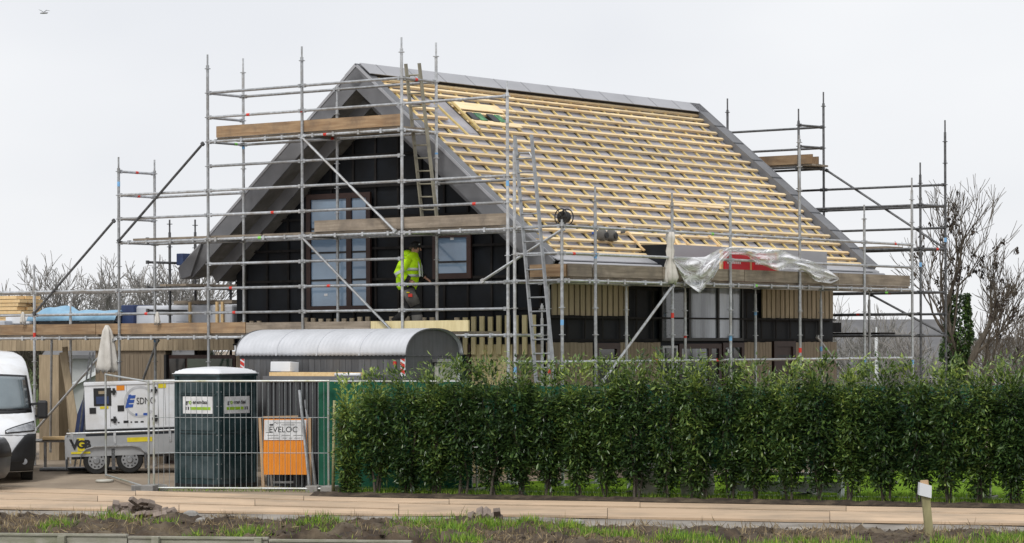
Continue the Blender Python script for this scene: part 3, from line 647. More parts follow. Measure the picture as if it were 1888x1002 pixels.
# ================================================================== laurel hedge, plant by plant
NP = 24; step = 12.95 / NP
hl = ['first plant of the hedge, loose and yellow-green, beside the thin stake', 'dark laurel plant second from the left end of the hedge', 'dark laurel plant third from the left end of the hedge']
ordn = 'fourth fifth sixth seventh eighth ninth tenth eleventh twelfth'.split()
hl += ['dark green laurel plant, %s from the left end of the hedge' % o for o in ordn]
rord = 'twelfth eleventh tenth ninth eighth seventh sixth fifth fourth third second'.split()
hl += ['dark green laurel plant, %s from the right end of the hedge' % o for o in rord] + ['dark green laurel plant at the right edge of the picture, last of the hedge']
def laurel(n, h, rx, ry, light, seed, low=.16):
    r = np.random.default_rng(seed)
    # twigs first: leaves sit in sprays round twig ends, so that the plant clumps and gaps open
    K = 190; tz = low + (h - low - .12) * r.uniform(0, 1, K) ** .80; ta = r.uniform(0, 2 * np.pi, K); tr = np.sqrt(r.uniform(.08, 1, K))
    prof = np.clip(1.05 - .35 * np.clip((tz / h - .8) / .2, 0, 1) - .65 * np.clip((.95 - tz) / .7, 0, 1), .22, 1.1)
    tx = np.cos(ta) * tr * rx * prof; ty = np.sin(ta) * tr * ry * prof
    T = 13; tz = np.concatenate([tz, r.uniform(h - .12, h + .34, T)]); tx = np.concatenate([tx, r.uniform(-rx * .8, rx * .8, T)]); ty = np.concatenate([ty, r.uniform(-ry * .6, ry * .6, T)])
    ti = r.integers(0, K + T, n); c = np.stack([tx, ty, tz], 1)[ti]; P = c + r.normal(0, 1, (n, 3)) * np.array([.062, .062, .085])
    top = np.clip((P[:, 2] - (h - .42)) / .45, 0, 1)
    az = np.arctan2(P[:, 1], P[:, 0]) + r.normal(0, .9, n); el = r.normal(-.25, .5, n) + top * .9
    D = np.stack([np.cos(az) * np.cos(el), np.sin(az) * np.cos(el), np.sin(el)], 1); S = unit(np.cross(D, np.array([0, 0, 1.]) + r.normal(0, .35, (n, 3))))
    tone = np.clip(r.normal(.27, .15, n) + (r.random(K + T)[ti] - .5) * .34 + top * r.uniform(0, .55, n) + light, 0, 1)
    sz = r.uniform(.65, 1.35, n); return P, D, S, r.uniform(.075, .115, n) * sz, r.uniform(.026, .042, n) * sz, tone
for i in range(NP):
    c = HA + HD * (step * (i + .5)) + HN * random.uniform(-.05, .05)
    h = 1.93 + .15 * random.random() + (.05 if i > 8 else 0) if i > 2 else (1.70, 1.86, 1.92)[i]
    t = thing('laurel_plant', hl[i], 'hedge plant', (c.x, c.y, 0), math.atan2(HD.y, HD.x), 'hedge plants')
    sp = np.random.default_rng(50 + i); st = MB()
    for k in range(3):
        x0, y0 = sp.normal(0, .05, 2); pts = [(x0 + sp.normal(0, .02) + .05 * j * sp.normal(0, .6), y0 + .04 * j * sp.normal(0, .5), -.03 + j * h * .19) for j in range(6)]
        st.path(pts, [.024 - .0035 * j for j in range(6)], 6)
    st.build('stem', 'bark', t)
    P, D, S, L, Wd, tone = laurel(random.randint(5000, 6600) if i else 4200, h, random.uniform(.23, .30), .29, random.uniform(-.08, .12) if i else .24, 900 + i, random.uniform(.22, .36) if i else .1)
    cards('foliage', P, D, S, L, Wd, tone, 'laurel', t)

# ================================================================== bare trees, ivy tree, far shrubs
mat('bark_hazed', (.30, .285, .27), (.21, .20, .19), 4, .9)  # grey bark of far trees, paled so its colour carries haze
def bare_tree(label, base, h, seed, lean=0., spread=.75, depth=6, r0=.14, trunk=.28, m='bark', cat='tree', name='bare_tree', group=None, kids=3, tips=None, stems=1, rmin=.008, rise=.10):
    r = random.Random(seed); t = thing(name, label, cat, base, 0, group); br = MB(); tr = MB(); ends = []
    def grow(p, d, L, rad, k):
        n = 3; pts = [p]; q = p
        for i in range(n):
            d = (d + Vector((r.gauss(0, .13), r.gauss(0, .13), r.gauss(.03, .08)))).normalized(); q = q + d * (L / n); pts.append(q)
        e = rad * .68
        (tr if k == 0 else br).path(pts, [rad, rad * .9, rad * .78, e], 7 if k < 2 else (5 if k < 4 else 3), cap=False)
        if k >= depth: ends.append((q, d)); return
        for j in range(kids if k else kids + 1):
            ax = d.cross(Vector((r.gauss(0, 1), r.gauss(0, 1), r.gauss(0, .5)))).normalized(); a = r.uniform(.3, spread) if j else r.uniform(.05, .3)
            nd = (Matrix.Rotation(a, 3, ax) @ d); nd.z += rise; nd.normalize()
            s = pts[-1] if j < 2 else pts[r.choice((1, 2))]
            if k >= 2: ends.append((s, nd))
            grow(s, nd, L * r.uniform(.62, .86), max(e * r.uniform(.6, .85), rmin), k + 1)
    for s in range(stems): grow(Vector((r.gauss(0, .15) * (stems > 1), r.gauss(0, .15) * (stems > 1), -.1)), Vector((lean + r.gauss(0, .25) * (stems > 1), 0, 1)).normalized(), h * trunk, r0, 0)
    tr.build('trunk', m, t, smooth=True, fix=False); br.build('crown', m, t, fix=False)
    if tips:
        sel = [e for e in ends if r.random() < tips]; P = np.array([e[0] + Vector((r.gauss(0, .035), r.gauss(0, .035), r.gauss(-.06, .05))) for e in sel for _ in range(8)])
        n = len(P); D = unit(np.array([(r.gauss(0, .5), r.gauss(0, .5), -1) for _ in range(n)])); S = unit(np.cross(D, rng.normal(0, 1, (n, 3))))
        cards('dead_leaves', P, D, S, rng.uniform(.07, .14, n), rng.uniform(.04, .08, n), rng.uniform(0, 1, n), 'dead_leaf', t)
    return t
def base(px, Y): p = at(px, 640, Y); return Vector((p.x, p.y, .12))
it = bare_tree('bare tree with an ivy-covered trunk and dark withered leaves, right of the scaffold', base(1770, 74), 6.6, 16, lean=.0, spread=.62, rise=.22, depth=6, r0=.20, trunk=.30, tips=.03, rmin=.009, name='ivy_tree', stems=1)
n = 3800; zz = rng.uniform(0, 3.9, n); aa = rng.uniform(0, 2 * np.pi, n); rr = .22 + .10 * rng.random(n) + .05 * np.sin(zz * 3)
P = np.stack([np.cos(aa) * rr + .03 * np.sin(zz * 2) - .05 * zz + .12 * (zz > 2.6), np.sin(aa) * rr, zz], 1); D = unit(np.stack([np.cos(aa), np.sin(aa), -.8 + rng.normal(0, .4, n)], 1)); S = unit(np.cross(D, rng.normal(0, 1, (n, 3))))
cards('ivy', P, D, S, rng.uniform(.08, .14, n), rng.uniform(.06, .1, n), rng.uniform(0, .55, n), 'laurel', it)
tl = [('wide bare tree seen through the scaffold left of the gable', 322, 98, 8.8, 21), ('bare tree right of the dark bushes on the left horizon', 150, 108, 8.6, 22), ('slender bare tree between the two bare trees on the left horizon', 190, 118, 7.2, 23)]
for l, x, Y, h, s in tl: bare_tree(l, base(x, Y), h, s, depth=6, r0=.12, spread=.8, trunk=.22, m='bark_hazed', group='bare trees on the horizon', stems=2, kids=3, rmin=.014)
sl = [('dark leafless bush at the far left edge of the horizon', 10, 105, 5.4, 31, 'bark'), ('broad dark leafless bush beside the blue tarpaulin', 62, 100, 5.2, 32, 'bark'), ('grey bare shrub just right of the house corner', 1552, 96, 5.0, 33, 'bark_hazed'),
      ('thin bare shrub behind the far scaffold, right of the white pole', 1660, 90, 4.4, 34, 'bark_hazed'), ('bare shrub left of the ivy tree trunk', 1712, 86, 4.0, 35, 'bark_hazed'),
      ('thin bare tree in front of the low pale building', 1851, 82, 4.6, 36, 'bark'), ('grey bare shrub before the grey-roofed house', 1600, 92, 3.8, 37, 'bark_hazed'), ('bare shrub between the ivy tree and the lamp post', 1795, 95, 3.6, 38, 'bark_hazed'), ('bare shrub at the far right edge behind the hedge', 1890, 90, 4.0, 39, 'bark_hazed')]
for l, x, Y, h, s, m in sl: bare_tree(l, base(x, Y), h, s, depth=5 if x < 100 else 4, r0=.05, spread=.85, trunk=.28, m=m, cat='shrub', name='bare_shrub', group='bare shrubs behind the plot', stems=5, kids=3, rmin=.011)

# ================================================================== far buildings
mat('far_roof', (.16, .16, .165), (.12, .12, .125), 1.5, .85, vary=.1); mat('far_wall', (.26, .26, .265), (.20, .20, .205), 2, .9); mat('pale_wall', (.55, .55, .55), (.40, .40, .41), 1.2, .9); mat('weatherboard', (.44, .45, .44), (.35, .36, .355), 2, .9)  # far roof grey lightened to put haze into its colour
def far_house(name, label, cat, px, Y, wdt, dep, eave, ridge, wm, rm, rz, wins):
    t = thing(name, label, cat, base(px, Y), rz); MB().box(0, wdt, 0, dep, 0, eave).build('wall', wm, t)
    rf = MB().loft([[(x, -.3, eave - .12), (x, dep / 2, ridge), (x, dep + .3, eave - .12), (x, dep + .3, eave + .0), (x, dep / 2, ridge + .14), (x, -.3, eave)] for x in (-.3, wdt + .3)]).build('roof', rm, t)
    for (x, z, w, h) in wins:
        wn_ = MB().box(x, x + w, -.05, .0, z, z + h).build('window', 'white_plastic', t); MB().box(x + .07, x + w - .07, -.06, -.045, z + .07, z + h - .07).build('pane', 'pane_dark', wn_)
    return t, rf
t, rf = far_house('far_house', 'distant low house with a grey roof behind the far scaffold', 'house', 1330, 112, 9.2, 8, 1.75, 3.45, 'far_wall', 'far_roof', 0, [(6.3, .6, 1.0, .8), (4.6, .6, 1, .8), (7.9, .7, .7, .6)])
MB().box(3, 3.5, 3.2, 3.7, 3.0, 4.0).build('chimney', 'far_wall', rf)
t = thing('far_shed', 'low pale building with a dark flat roof at the far right', 'building', base(1778, 100), 0)
MB().box(0, 9, 0, 4, 0, 2.15).build('wall', 'pale_wall', t); MB().box(-.2, 9.2, -.4, 4.3, 2.15, 2.75).build('roof', 'far_roof', t)
for x in (1.2, 2.6, 3.0, 4.5): MB().box(x, x + .35, -.06, 0, 0, 2.15).build('wall_panel', 'far_wall', t)
t = thing('lamp_post', 'thin grey lamp post before the low pale building', 'lamp post', base(1807, 84), 0)
MB().tube((0, 0, 0), (0, 0, 2.85), .06, 8).build('pole', 'galv', t); MB().beam((0, 0, 2.85), (.5, 0, 2.9), .1, .06).build('lamp_head', 'galv', t)
t = thing('white_pole', 'slim white pole in front of the distant grey-roofed house', 'pole', base(1616, 88), 0); MB().tube((0, 0, 0), (0, 0, 2.75), .075, 8, .05).build('pole', 'white_plastic', t); MB().tube((0, 0, 2.75), (0, 0, 3.1), .03, 6).build('pole_tip', 'white_plastic', t)
t, rf = far_house('far_house', 'distant grey weatherboard house seen through the open wing on the left', 'house', 96, 96, 4.6, 6, 2.3, 2.95, 'weatherboard', 'far_roof', 0, [(1.45, .95, .5, .9), (2.05, .95, .5, .9)])
p0, p1, p2 = (.35, -.9, 1.05), (1.75, -.9, 1.75), (2.2, -.9, 1.45)
MB().prism([(.3, -.85, 0), (2.25, -.85, 0), (2.25, -.85, 1.4), p1, (.3, -.85, 1.0)], (0, .8, 0)).build('porch', 'weatherboard', t)
for a, b in ((p0, p1), (p1, p2)): MB().beam(a, b, .25, .12).build('porch_trim', 'white_plastic', t)
# ================================================================== site hut with arched roof
mat('hut_grey', (.115, .117, .123), (.075, .077, .082), 4, .6, stretch=(3, 3, .25), vary=.16, dirt=(.085, .08, .075), dscale=2); mat('hut_roof', (.58, .595, .63), (.50, .515, .545), 3, .5, .15, vary=.03); mat('beige_metal', (.50, .49, .43), (.45, .44, .39), 3, .5)
HV, HG = -2.05, onv(748, 655, -2.05).y; HL, HW = 4.12, 1.56
hut = thing('site_hut', 'dark grey site hut on wheels with a pale arched metal roof', 'site hut', W(HV, HG), ANG)
def arch(k, n, ox=.06, h=.49, z=2.50, extra=0.):
    t = math.pi * k / n; c, s = math.cos(t), max(0, math.sin(t))
    return (HW / 2 - (HW / 2 + ox + extra) * math.copysign(abs(c) ** .86, c), z + (h + extra) * s ** .92)
ng, na = 168, 26
rf = MB().grid(lambda u, w: (lambda q, g: (q[0], g, q[1] + .008 * math.sin(u * ng * math.pi / 2)))(arch(round(w * na), na), -.07 + (HL + .14) * u), ng, na)
rf = rf.build('roof', 'hut_roof', hut, smooth=True, thick=.015)
for g in (1.05, 2.10, 3.12): MB().loft([[(*p[:1], g + d, p[1]) for p in (arch(k, na, extra=.012) for k in range(na + 1))] for d in (0, .03)], close=False, caps=False).build('roof_seam', 'hut_roof', rf, thick=.01)
for g0 in (-.075, HL + .055): MB().loft([[(q[0], g0 + d, q[1]) for q in (arch(k, na, extra=.006) for k in range(na + 1))] for d in (0, .02)], close=False, caps=False).build('roof_trim', 'galv_dark', rf, thick=.02)
MB().box(0, HW, 0, HL, .62, .75).build('floor_frame', 'anthracite', hut)
for g0, nm in ((0, 'end_wall'), (HL - .05, 'end_wall')):
    MB().prism([(HW, g0, .75), (0, g0, .75)] + [(min(HW, max(0, arch(k, na)[0])), g0, arch(k, na)[1] - .02) for k in range(na + 1)], (0, .05, 0)).build(nm, 'hut_grey', hut)
for x0 in (0, HW - .05): MB().box(x0, x0 + .05, .05, HL - .05, .75, 2.51).build('side_wall', 'hut_grey', hut)
for i in range(26): MB().box(-.018, -.001, .06 + i * .154, .06 + (i + 1) * .154 - .008, .75, 2.47).build('wall_board', 'hut_grey', hut)
MB().box(-.03, 0, 0, HL, 2.44, 2.50).build('eave_rail', 'anthracite', hut)
MB().box(.0, HW, -.014, -.001, 2.485, 2.50).build('seam_rail', 'galv_dark', hut)
MB().box(.82, 1.40, -.09, -.015, .9, 2.36).build('door', 'beige_metal', hut, bevel=.01); MB().box(.76, 1.46, -.14, -.015, 2.37, 2.43).build('door_canopy', 'galv', hut)
def reflector(x, g, h0, h1):
    t = MB().box(x - .02, x - .005, g, g + .11, h0, h1).build('reflector_strip', 'white_plastic', hut)
    n = 3
    for i in range(n): z = h0 + .03 + i * (h1 - h0) / n; MB().add([(x - .024, g + .005, z), (x - .024, g + .105, z + .05), (x - .024, g + .105, z + .12), (x - .024, g + .005, z + .07)], [(0, 1, 2, 3)]).build('red_stripe', 'red_paint', t)
reflector(0, .0, 2.12, 2.47); reflector(0, HL - .12, 2.15, 2.47)
MB().box(HW - .06, HW + .01, -.03, -.014, .8, 2.47).build('corner_trim', 'white_plastic', hut); MB().box(-.05, -.02, .2, .26, 2.33, 2.39).build('lamp', 'red_paint', hut)
def wheel(par, c, r, w, ax, rim='aluminium', name='wheel'):
    c, ax = Vector(c), Vector(ax).normalized(); t = MB()
    t.path([c - ax * w / 2, c - ax * w * .42, c + ax * w * .42, c + ax * w / 2], [r * .93, r, r, r * .93], 28); o = t.build(name, 'rubber', par, smooth=False)
    m = MB(); m.path([c - ax * (w / 2 + .012), c - ax * (w / 2 - .02)], [r * .62, r * .66], 24); m.path([c - ax * (w / 2 + .035), c - ax * (w / 2 + .012)], [r * .20, r * .26], 14)
    m.build('rim', rim, o); s = MB(); b = ax.cross(Vector((0, 0, 1))).normalized(); u = Vector((0, 0, 1))
    for k in range(10):
        a = k * math.pi / 5; p = c + (b * math.cos(a) + u * math.sin(a)) * r * .47 - ax * (w / 2 + .013); s.tube(p, p + ax * .006, r * .07, 8)
    s.build('rim_hole', 'black_plastic', o); return o
for x in (.05, HW - .25):
    for g in (1.0, HL - 1.0): wheel(hut, (x + .1, g, .31), .31, .2, (1, 0, 0))

# ================================================================== steel container with planks on it
cg0, cg1, cv0, cv1 = 1.30, 3.62, -2.78, -2.16
ct = thing('steel_container', 'dark steel container with planks on its lid behind the toilet', 'container', W(cv0, cg0, .0), ANG)
mat('cont_dark', (.075, .078, .085), (.055, .058, .063), 3, .55, .2, stretch=(2, 2, .4)); mat('cont_light', (.30, .315, .34), (.235, .245, .265), 3, .5, .3, stretch=(2, 2, .4))
L, D = cg1 - cg0, cv1 - cv0
MB().box(0.02, D, 0, L, .05, 2.04).build('body', 'cont_dark', ct)
for i in range(22): y = .03 + i * (L - .06) / 22; MB().box(-.012, .019, y, y + .055, .1, 2.0).build('rib', 'cont_dark' if i > 7 else 'cont_light', ct)
MB().box(-.05, D + .03, -.03, L + .03, 2.04, 2.12).build('lid', 'zinc', ct); MB().box(-.02, .0, .0, 1.0, .9, 1.6).build('lid_panel', 'cont_light', ct)
gp = ['planks on the steel container lid']
for i, (y0, y1, x0) in enumerate(((.35, 2.25, .02), (.1, 1.9, .14), (.5, 2.2, .26))):
    o = MB().box(0, .11, 0, y1 - y0, 0, .07).build('timber_plank', 'new_wood', None, loc=W(cv0 + x0, cg0 + y0, 2.121)); o.rotation_euler = (0, 0, ANG)
    tag(o, ('front', 'middle', 'rear')[i] + ' one of three new pale planks lying on the steel container', 'plank', 'planks on the container')
o = MB().box(0, .25, 0, .5, 0, .19).build('carton', 'white_plastic', None, bevel=.01, loc=W(cv0 + .3, cg0 + 1.98, 2.20)); o.rotation_euler = (0, R(4), ANG); tag(o, 'white carton lying on the planks behind the toilet roof', 'box')
o = MB().path([(0, 0, .03), (0, .6, .03)], .03, 12).build('film_roll', 'white_plastic', None, smooth=True, loc=W(cv0 - .02 + .05, cg0 + .02, 2.121)); o.rotation_euler = (0, 0, ANG); tag(o, 'white roll lying on the right end of the steel container', 'roll')

# ================================================================== portable toilet
mat('toilet_green', (.016, .042, .046), (.010, .028, .032), 3, .42, dirt=(.075, .105, .115), dscale=2.6); mat('sign_green', (.33, .55, .03), rough=.5); mat('sign_white', (.78, .79, .80), rough=.5)
tp = at(405, 904, 52.4); toilet = thing('portable_toilet', 'dark green portable toilet with a white roof behind the site fence', 'toilet', (tp.x, tp.y, 0.), R(56))
TW, TH = 1.10, 2.12
MB().box(.03, TW - .03, .03, TW - .03, .0, TH).build('cabin', 'toilet_green', toilet)
MB().box(0, TW, 0, TW, 0, .10).build('base', 'black_plastic', toilet)
for x, y in ((0, 0), (TW - .07, 0), (0, TW - .07), (TW - .07, TW - .07)): MB().box(x, x + .07, y, y + .07, .1, TH).build('corner_post', 'toilet_green', toilet, bevel=.012)
MB().box(-.015, TW + .015, -.015, TW + .015, TH, TH + .05).build('roof_rim', 'toilet_green', toilet)
def trf(u, w):
    x, y = -.03 + (TW + .06) * u, -.03 + (TW + .06) * w; e = min(1, 7 * min(u, 1 - u, w, 1 - w)); return (x, y, TH + .05 + .085 * e ** .5 + .045 * math.sin(math.pi * u) * math.sin(math.pi * w))
MB().grid(trf, 24, 24).build('roof', 'white_plastic', toilet, smooth=True)
MB().box(-.03, TW + .03, -.03, TW + .03, TH + .045, TH + .058).build('roof_edge', 'white_plastic', toilet)
for face in (0, 1):
    def fb(mb, s0, s1, z0, z1, d): return mb.box(.03 - d, .031, s0, s1, z0, z1) if face == 0 else mb.box(s0, s1, .03 - d, .031, z0, z1)
    for z0, z1 in ((.2, .62), (.68, 1.02), (1.10, 1.34), (1.80, 2.0)): fb(MB(), .14, TW - .14, z0, z1, .012).build('panel', 'toilet_green', toilet, bevel=.008)
    for z in (.65, 1.05, 1.38, 1.77): fb(MB(), .1, TW - .1, z, z + .02, .022).build('rib', 'toilet_green', toilet)
    for s in (.16, .27, .38, .49, .60, .71, .82, .92): fb(MB(), s, s + .012, 1.81, 1.99, .02).build('rib', 'toilet_green', toilet)
    for z in np.arange(.2, 2.0, .27):
        for s in (.05,): fb(MB(), s - .01, s + .01, z, z + .02, .036).build('rivet', 'galv', toilet)
    sg = fb(MB(), .18, .90, 1.42, 1.74, .018).build('sign', 'sign_white', toilet)
    fb(MB(), .225, .72, 1.49, 1.545, .021).build('green_band', 'sign_green', sg)
    for s in (.75, .81): fb(MB(), s, s + .03, 1.487, 1.545, .021).build('pictogram', 'text_black', sg)
    if face == 0: text('gr', .105, sg, 'text_black', (.007, .79, 1.635), (R(90), 0, R(-90)), bold=.001); text('o', .12, sg, 'sign_green', (.0065, .715, 1.635), (R(90), 0, R(-90)), bold=.004); text('enendaal', .105, sg, 'text_black', (.007, .47, 1.635), (R(90), 0, R(-90)), bold=.001)
    else: text('gr', .105, sg, 'text_black', (.29, .007, 1.635), (R(90), 0, 0), bold=.001); text('o', .12, sg, 'sign_green', (.365, .0065, 1.635), (R(90), 0, 0), bold=.004); text('enendaal', .105, sg, 'text_black', (.61, .007, 1.635), (R(90), 0, 0), bold=.001)

# ================================================================== mesh fence panels
mat('wire', (.42, .45, .46), (.34, .37, .38), 9, .45, .5); mat('fence_tube', (.55, .57, .58), (.42, .44, .44), 8, .45, .5, dirt=(.30, .30, .16), dscale=4)
leafmat('shade_net', [(0, (.012, .085, .062)), (1, (.02, .12, .09))], .8, .35)
def fence(label, p0, p1, z0=.04, z1=.04, net=None, wires=True, H=2.0):
    p0, p1 = Vector((p0[0], p0[1], 0)), Vector((p1[0], p1[1], 0)); d = p1 - p0; L = d.length
    t = thing('fence_panel', label, 'fence', p0, math.atan2(d.y, d.x), 'site fence panels')
    zz = lambda x: z0 + (z1 - z0) * x / L
    f = MB()
    for x in (.02, L - .02): f.tube((x, 0, zz(x)), (x, 0, zz(x) + H), .021, 8)
    for h in (.03, H): f.tube((.0, 0, zz(0) + h), (L, 0, zz(L) + h), .019, 8)
    f.build('frame', 'fence_tube', t)
    if wires:
        w = MB(); n = int(L / .105)
        for i in range(1, n): x = L * i / n; w.tube((x, 0, zz(x) + .03), (x, 0, zz(x) + H), .0048, 4)
        for h in (.68, 1.33): w.tube((0, .008, zz(0) + h), (L, .008, zz(L) + h), .0065, 4)
        w.build('wire_mesh', 'wire', t)
    for x in ((-.02, L + .02) if z0 < .1 else (L + .02,)): MB().box(x - .12, x + .12, -.32, .32, zz(x) - .04, zz(x) + .09).build('foot_block', 'concrete', t, bevel=.015)
    if net:
        a, b = net; nx = 40
        g = MB().grid(lambda u, w: (L * u, -.035 + .02 * math.sin(u * 37) * math.sin(w * 5 + u * 9) - .015 * w, zz(L * u) + a + (b + .02 * math.sin(u * 23) - a) * w), nx, 10)
        g.build('shade_net', 'net', t, smooth=True)
    return t
mat('net', (.018, .115, .068), (.012, .08, .048), 6, .8, stretch=(1, 1, .5), spec=.2)
def gp_(px, Y): return (at(px, 640, Y).x, Y)
fence('wire mesh site fence panel standing in front of the portable toilet', gp_(281, 51.95), gp_(607, 51.35))
fence('wire mesh fence panel swung open beside the white generator', gp_(194, 55.1), gp_(274, 52.05), .14, .03, wires=False)
NA = HA + HN * 1.15 + HD * .30
lbl = ['green net fence panel next to the orange sign board, left of the hedge', 'second green net fence panel, behind the left part of the hedge', 'green net fence panel behind the middle of the hedge', 'green net fence panel behind the right half of the hedge', 'last green net fence panel, behind the right end of the hedge']
for i in range(5):
    s = -1.22 + 3.1 * i; a, b = NA + HD * (s + .03), NA + HD * (s + 3.07); fence(lbl[i], a, b, .03, .03, (.06, 1.98) if i == 0 else (.5, 1.93), wires=False, H=2.0 if i == 0 else 1.88)
o = MB().path([(0, 0, 0), (.015, 0, .8), (.03, .01, 1.72)], [.03, .028, .024], 8).build('bamboo_stake', 'bamboo', None, smooth=True, loc=(*gp_(613, 50.55), -.02)); tag(o, 'thin weathered stake at the left end of the hedge', 'stake')

# ================================================================== orange sign board
mat('orange', (.80, .27, .008), (.74, .235, .006), 3, .5); mat('raw_timber', (.52, .36, .22), (.42, .28, .16), 4, .75, stretch=(4, 4, .6))
q0 = gp_(482, 52.05); sb = thing('sign_board', 'orange board with a white sign on a wooden stand behind the fence', 'sign', (q0[0], q0[1], 0), R(-6)); SW = .86
tl = .10
def sy(z): return tl * z
for x, m in ((-.02, 'raw_timber'), (SW + .02, 'raw_timber')): MB().beam((x + (.05 if x < 0 else .03), sy(0), .0), (x - (.04 if x < 0 else .0), sy(1.36), 1.36), .05, .06, (0, 1, 0)).build('leg', m, sb)
def sp(mb, x0, x1, z0, z1, d): return mb.prism([(x0, sy(z0) - d, z0), (x1, sy(z0) - d, z0), (x1, sy(z1) - d, z1), (x0, sy(z1) - d, z1)], (0, .012, 0))
sp(MB(), .02, SW - .02, .30, 1.33, .02).build('orange_plate', 'orange', sb); sgn = sp(MB(), .03, SW - .04, .94, 1.31, .034).build('sign', 'sign_white', sb)
for k in range(8): sp(MB(), .06 + k * .1, .075 + k * .1, .31, .93, .026).build('rib', 'orange', sb)
MB().beam((.0, sy(1.36) - .01, 1.36), (SW - .2, sy(1.36), 1.375), .05, .035).build('top_rail', 'raw_timber', sb); MB().beam((.12, .45, .14), (SW - .05, .45, .14), .04, .04).build('cross_bar', 'galv', sb)
for x in (.10, SW - .06): MB().beam((x, .50, .0), (x - .03, .14, 1.2), .04, .04).build('rear_leg', 'galv', sb)
text('EVELOC', .15, sgn, 'text_black', (.39, sy(1.13) - .037, 1.13), (R(90) + .10 * -1, 0, 0), sx=1.0)
sp(MB(), .13, .2, 1.205, 1.235, .037).build('accent', 'text_black', sgn); sp(MB(), .27, .72, 1.255, 1.261, .037).build('rule_line', 'text_black', sgn); sp(MB(), .06, .2, 1.075, 1.083, .037).build('rule_line', 'text_black', sgn)
MB().beam((.19, sy(1.23) - .036, 1.235), (.235, sy(1.27) - .036, 1.27), .004, .006).build('roof_line', 'text_black', sgn); MB().beam((.235, sy(1.27) - .036, 1.27), (.28, sy(1.255) - .036, 1.235), .004, .006).build('roof_line', 'text_black', sgn)
mat('grey_print', (.30, .30, .30), rough=.6)
for (z, segs) in ((1.215, ((.35, .60),)), (1.02, ((.09, .3), (.36, .52), (.58, .76))), (.97, ((.1, .32), (.38, .46), (.5, .56), (.60, .72)))):
    for a, b in segs: sp(MB(), a, b, z, z + .012, .037).build('fine_print', 'grey_print', sgn)
for i, (x0, x1, m) in enumerate(((552, 572, 'galv'), (563, 583, 'galv'))):
    a, b = at(x1, 903, 51.75 + .1 * i), at(x0, 720 + 18 * i, 52.2 + .1 * i); a.z = 0
    o = MB().tube((0, 0, 0), b - a, .03, 8).build('leaning_pole', m, None, loc=a); tag(o, ('tall grey pole leaning beside the orange sign board', 'shorter grey pole leaning behind the tall one by the orange sign board')[i], 'pole')

# ================================================================== white van (front)
mat('van_white', (.78, .80, .83), (.74, .76, .79), 2, .28, spec=.6, dirt=(.62, .61, .59), dscale=2.2); M['van_white'].node_tree.nodes['Principled BSDF'].inputs['Coat Weight'].default_value = .5
mat('bumper', (.020, .022, .025), (.015, .016, .018), 8, .55); glass('windscreen', (.16, .20, .22), (.09, .115, .13), 1.2); glass('lamp_glass', (.45, .47, .5), (.20, .21, .23), 9)
mat('car_grey', (.16, .165, .17), (.13, .135, .14), 3, .35, .5)
vx = at(72, 640, 54.2).x - 1.03; van = thing('van', 'white delivery van facing the road at the left edge', 'van', (vx, 53.75, .06), R(10.5))
yf = ply([(.22, .10), (.45, .02), (.8, .0), (1.0, .07), (1.16, .22), (1.30, .48), (1.36, .60), (2.08, 1.20), (2.22, 1.36), (2.38, 1.75), (2.5, 2.4), (2.56, 3.0)])
hw = ply([(.22, .97), (.5, 1.02), (1.0, 1.03), (1.3, 1.02), (1.7, .975), (2.1, .91), (2.35, .85), (2.47, .76), (2.53, .6), (2.56, .3)])
def vs_(x, z, e=0.): return (x * hw(z), yf(z) + .42 * abs(x) ** 3.5 - e, z)
zl = [.22, .3, .45, .6, .8, .9, 1.0, 1.08, 1.16, 1.24, 1.30, 1.36, 1.5, 1.65, 1.8, 1.95, 2.08, 2.15, 2.22, 2.3, 2.38, 2.44, 2.5, 2.53, 2.56]
fx = [-1, -.97, -.92, -.85, -.75, -.6, -.4, -.2, 0, .2, .4, .6, .75, .85, .92, .97, 1]
MB().loft([[vs_(x, z) for x in fx] + [(hw(z), 5.4, z), (-hw(z), 5.4, z)] for z in zl]).build('body', 'van_white', van, smooth=True)
def patch(name, m, x0, x1, zlo, zhi, e, par=van, n=14, k=10):
    return MB().grid(lambda u, w: (lambda x: vs_(x, zlo(x) + (zhi(x) - zlo(x)) * w, e))(x0 + (x1 - x0) * u), n, k).build(name, m, par, smooth=True, thick=.006)
c = lambda v: (lambda x: v)
wsn = patch('windscreen_seal', 'black_plastic', -.95, .95, lambda x: 1.33 + .02 * x * x, lambda x: 2.10 - .04 * x * x, .012)
patch('windscreen', 'windscreen', -.90, .90, lambda x: 1.42 + .02 * x * x, lambda x: 2.06 - .04 * x * x, .018)
bmp = patch('bumper', 'bumper', -1.0, 1.0, c(.23), lambda x: .52 + .43 * min(1, max(0, (abs(x) - .52) / .3)) ** .8, .02, n=40)
patch('bumper_crease', 'black_plastic', -.99, .99, c(.40), c(.43), .026, n=30)
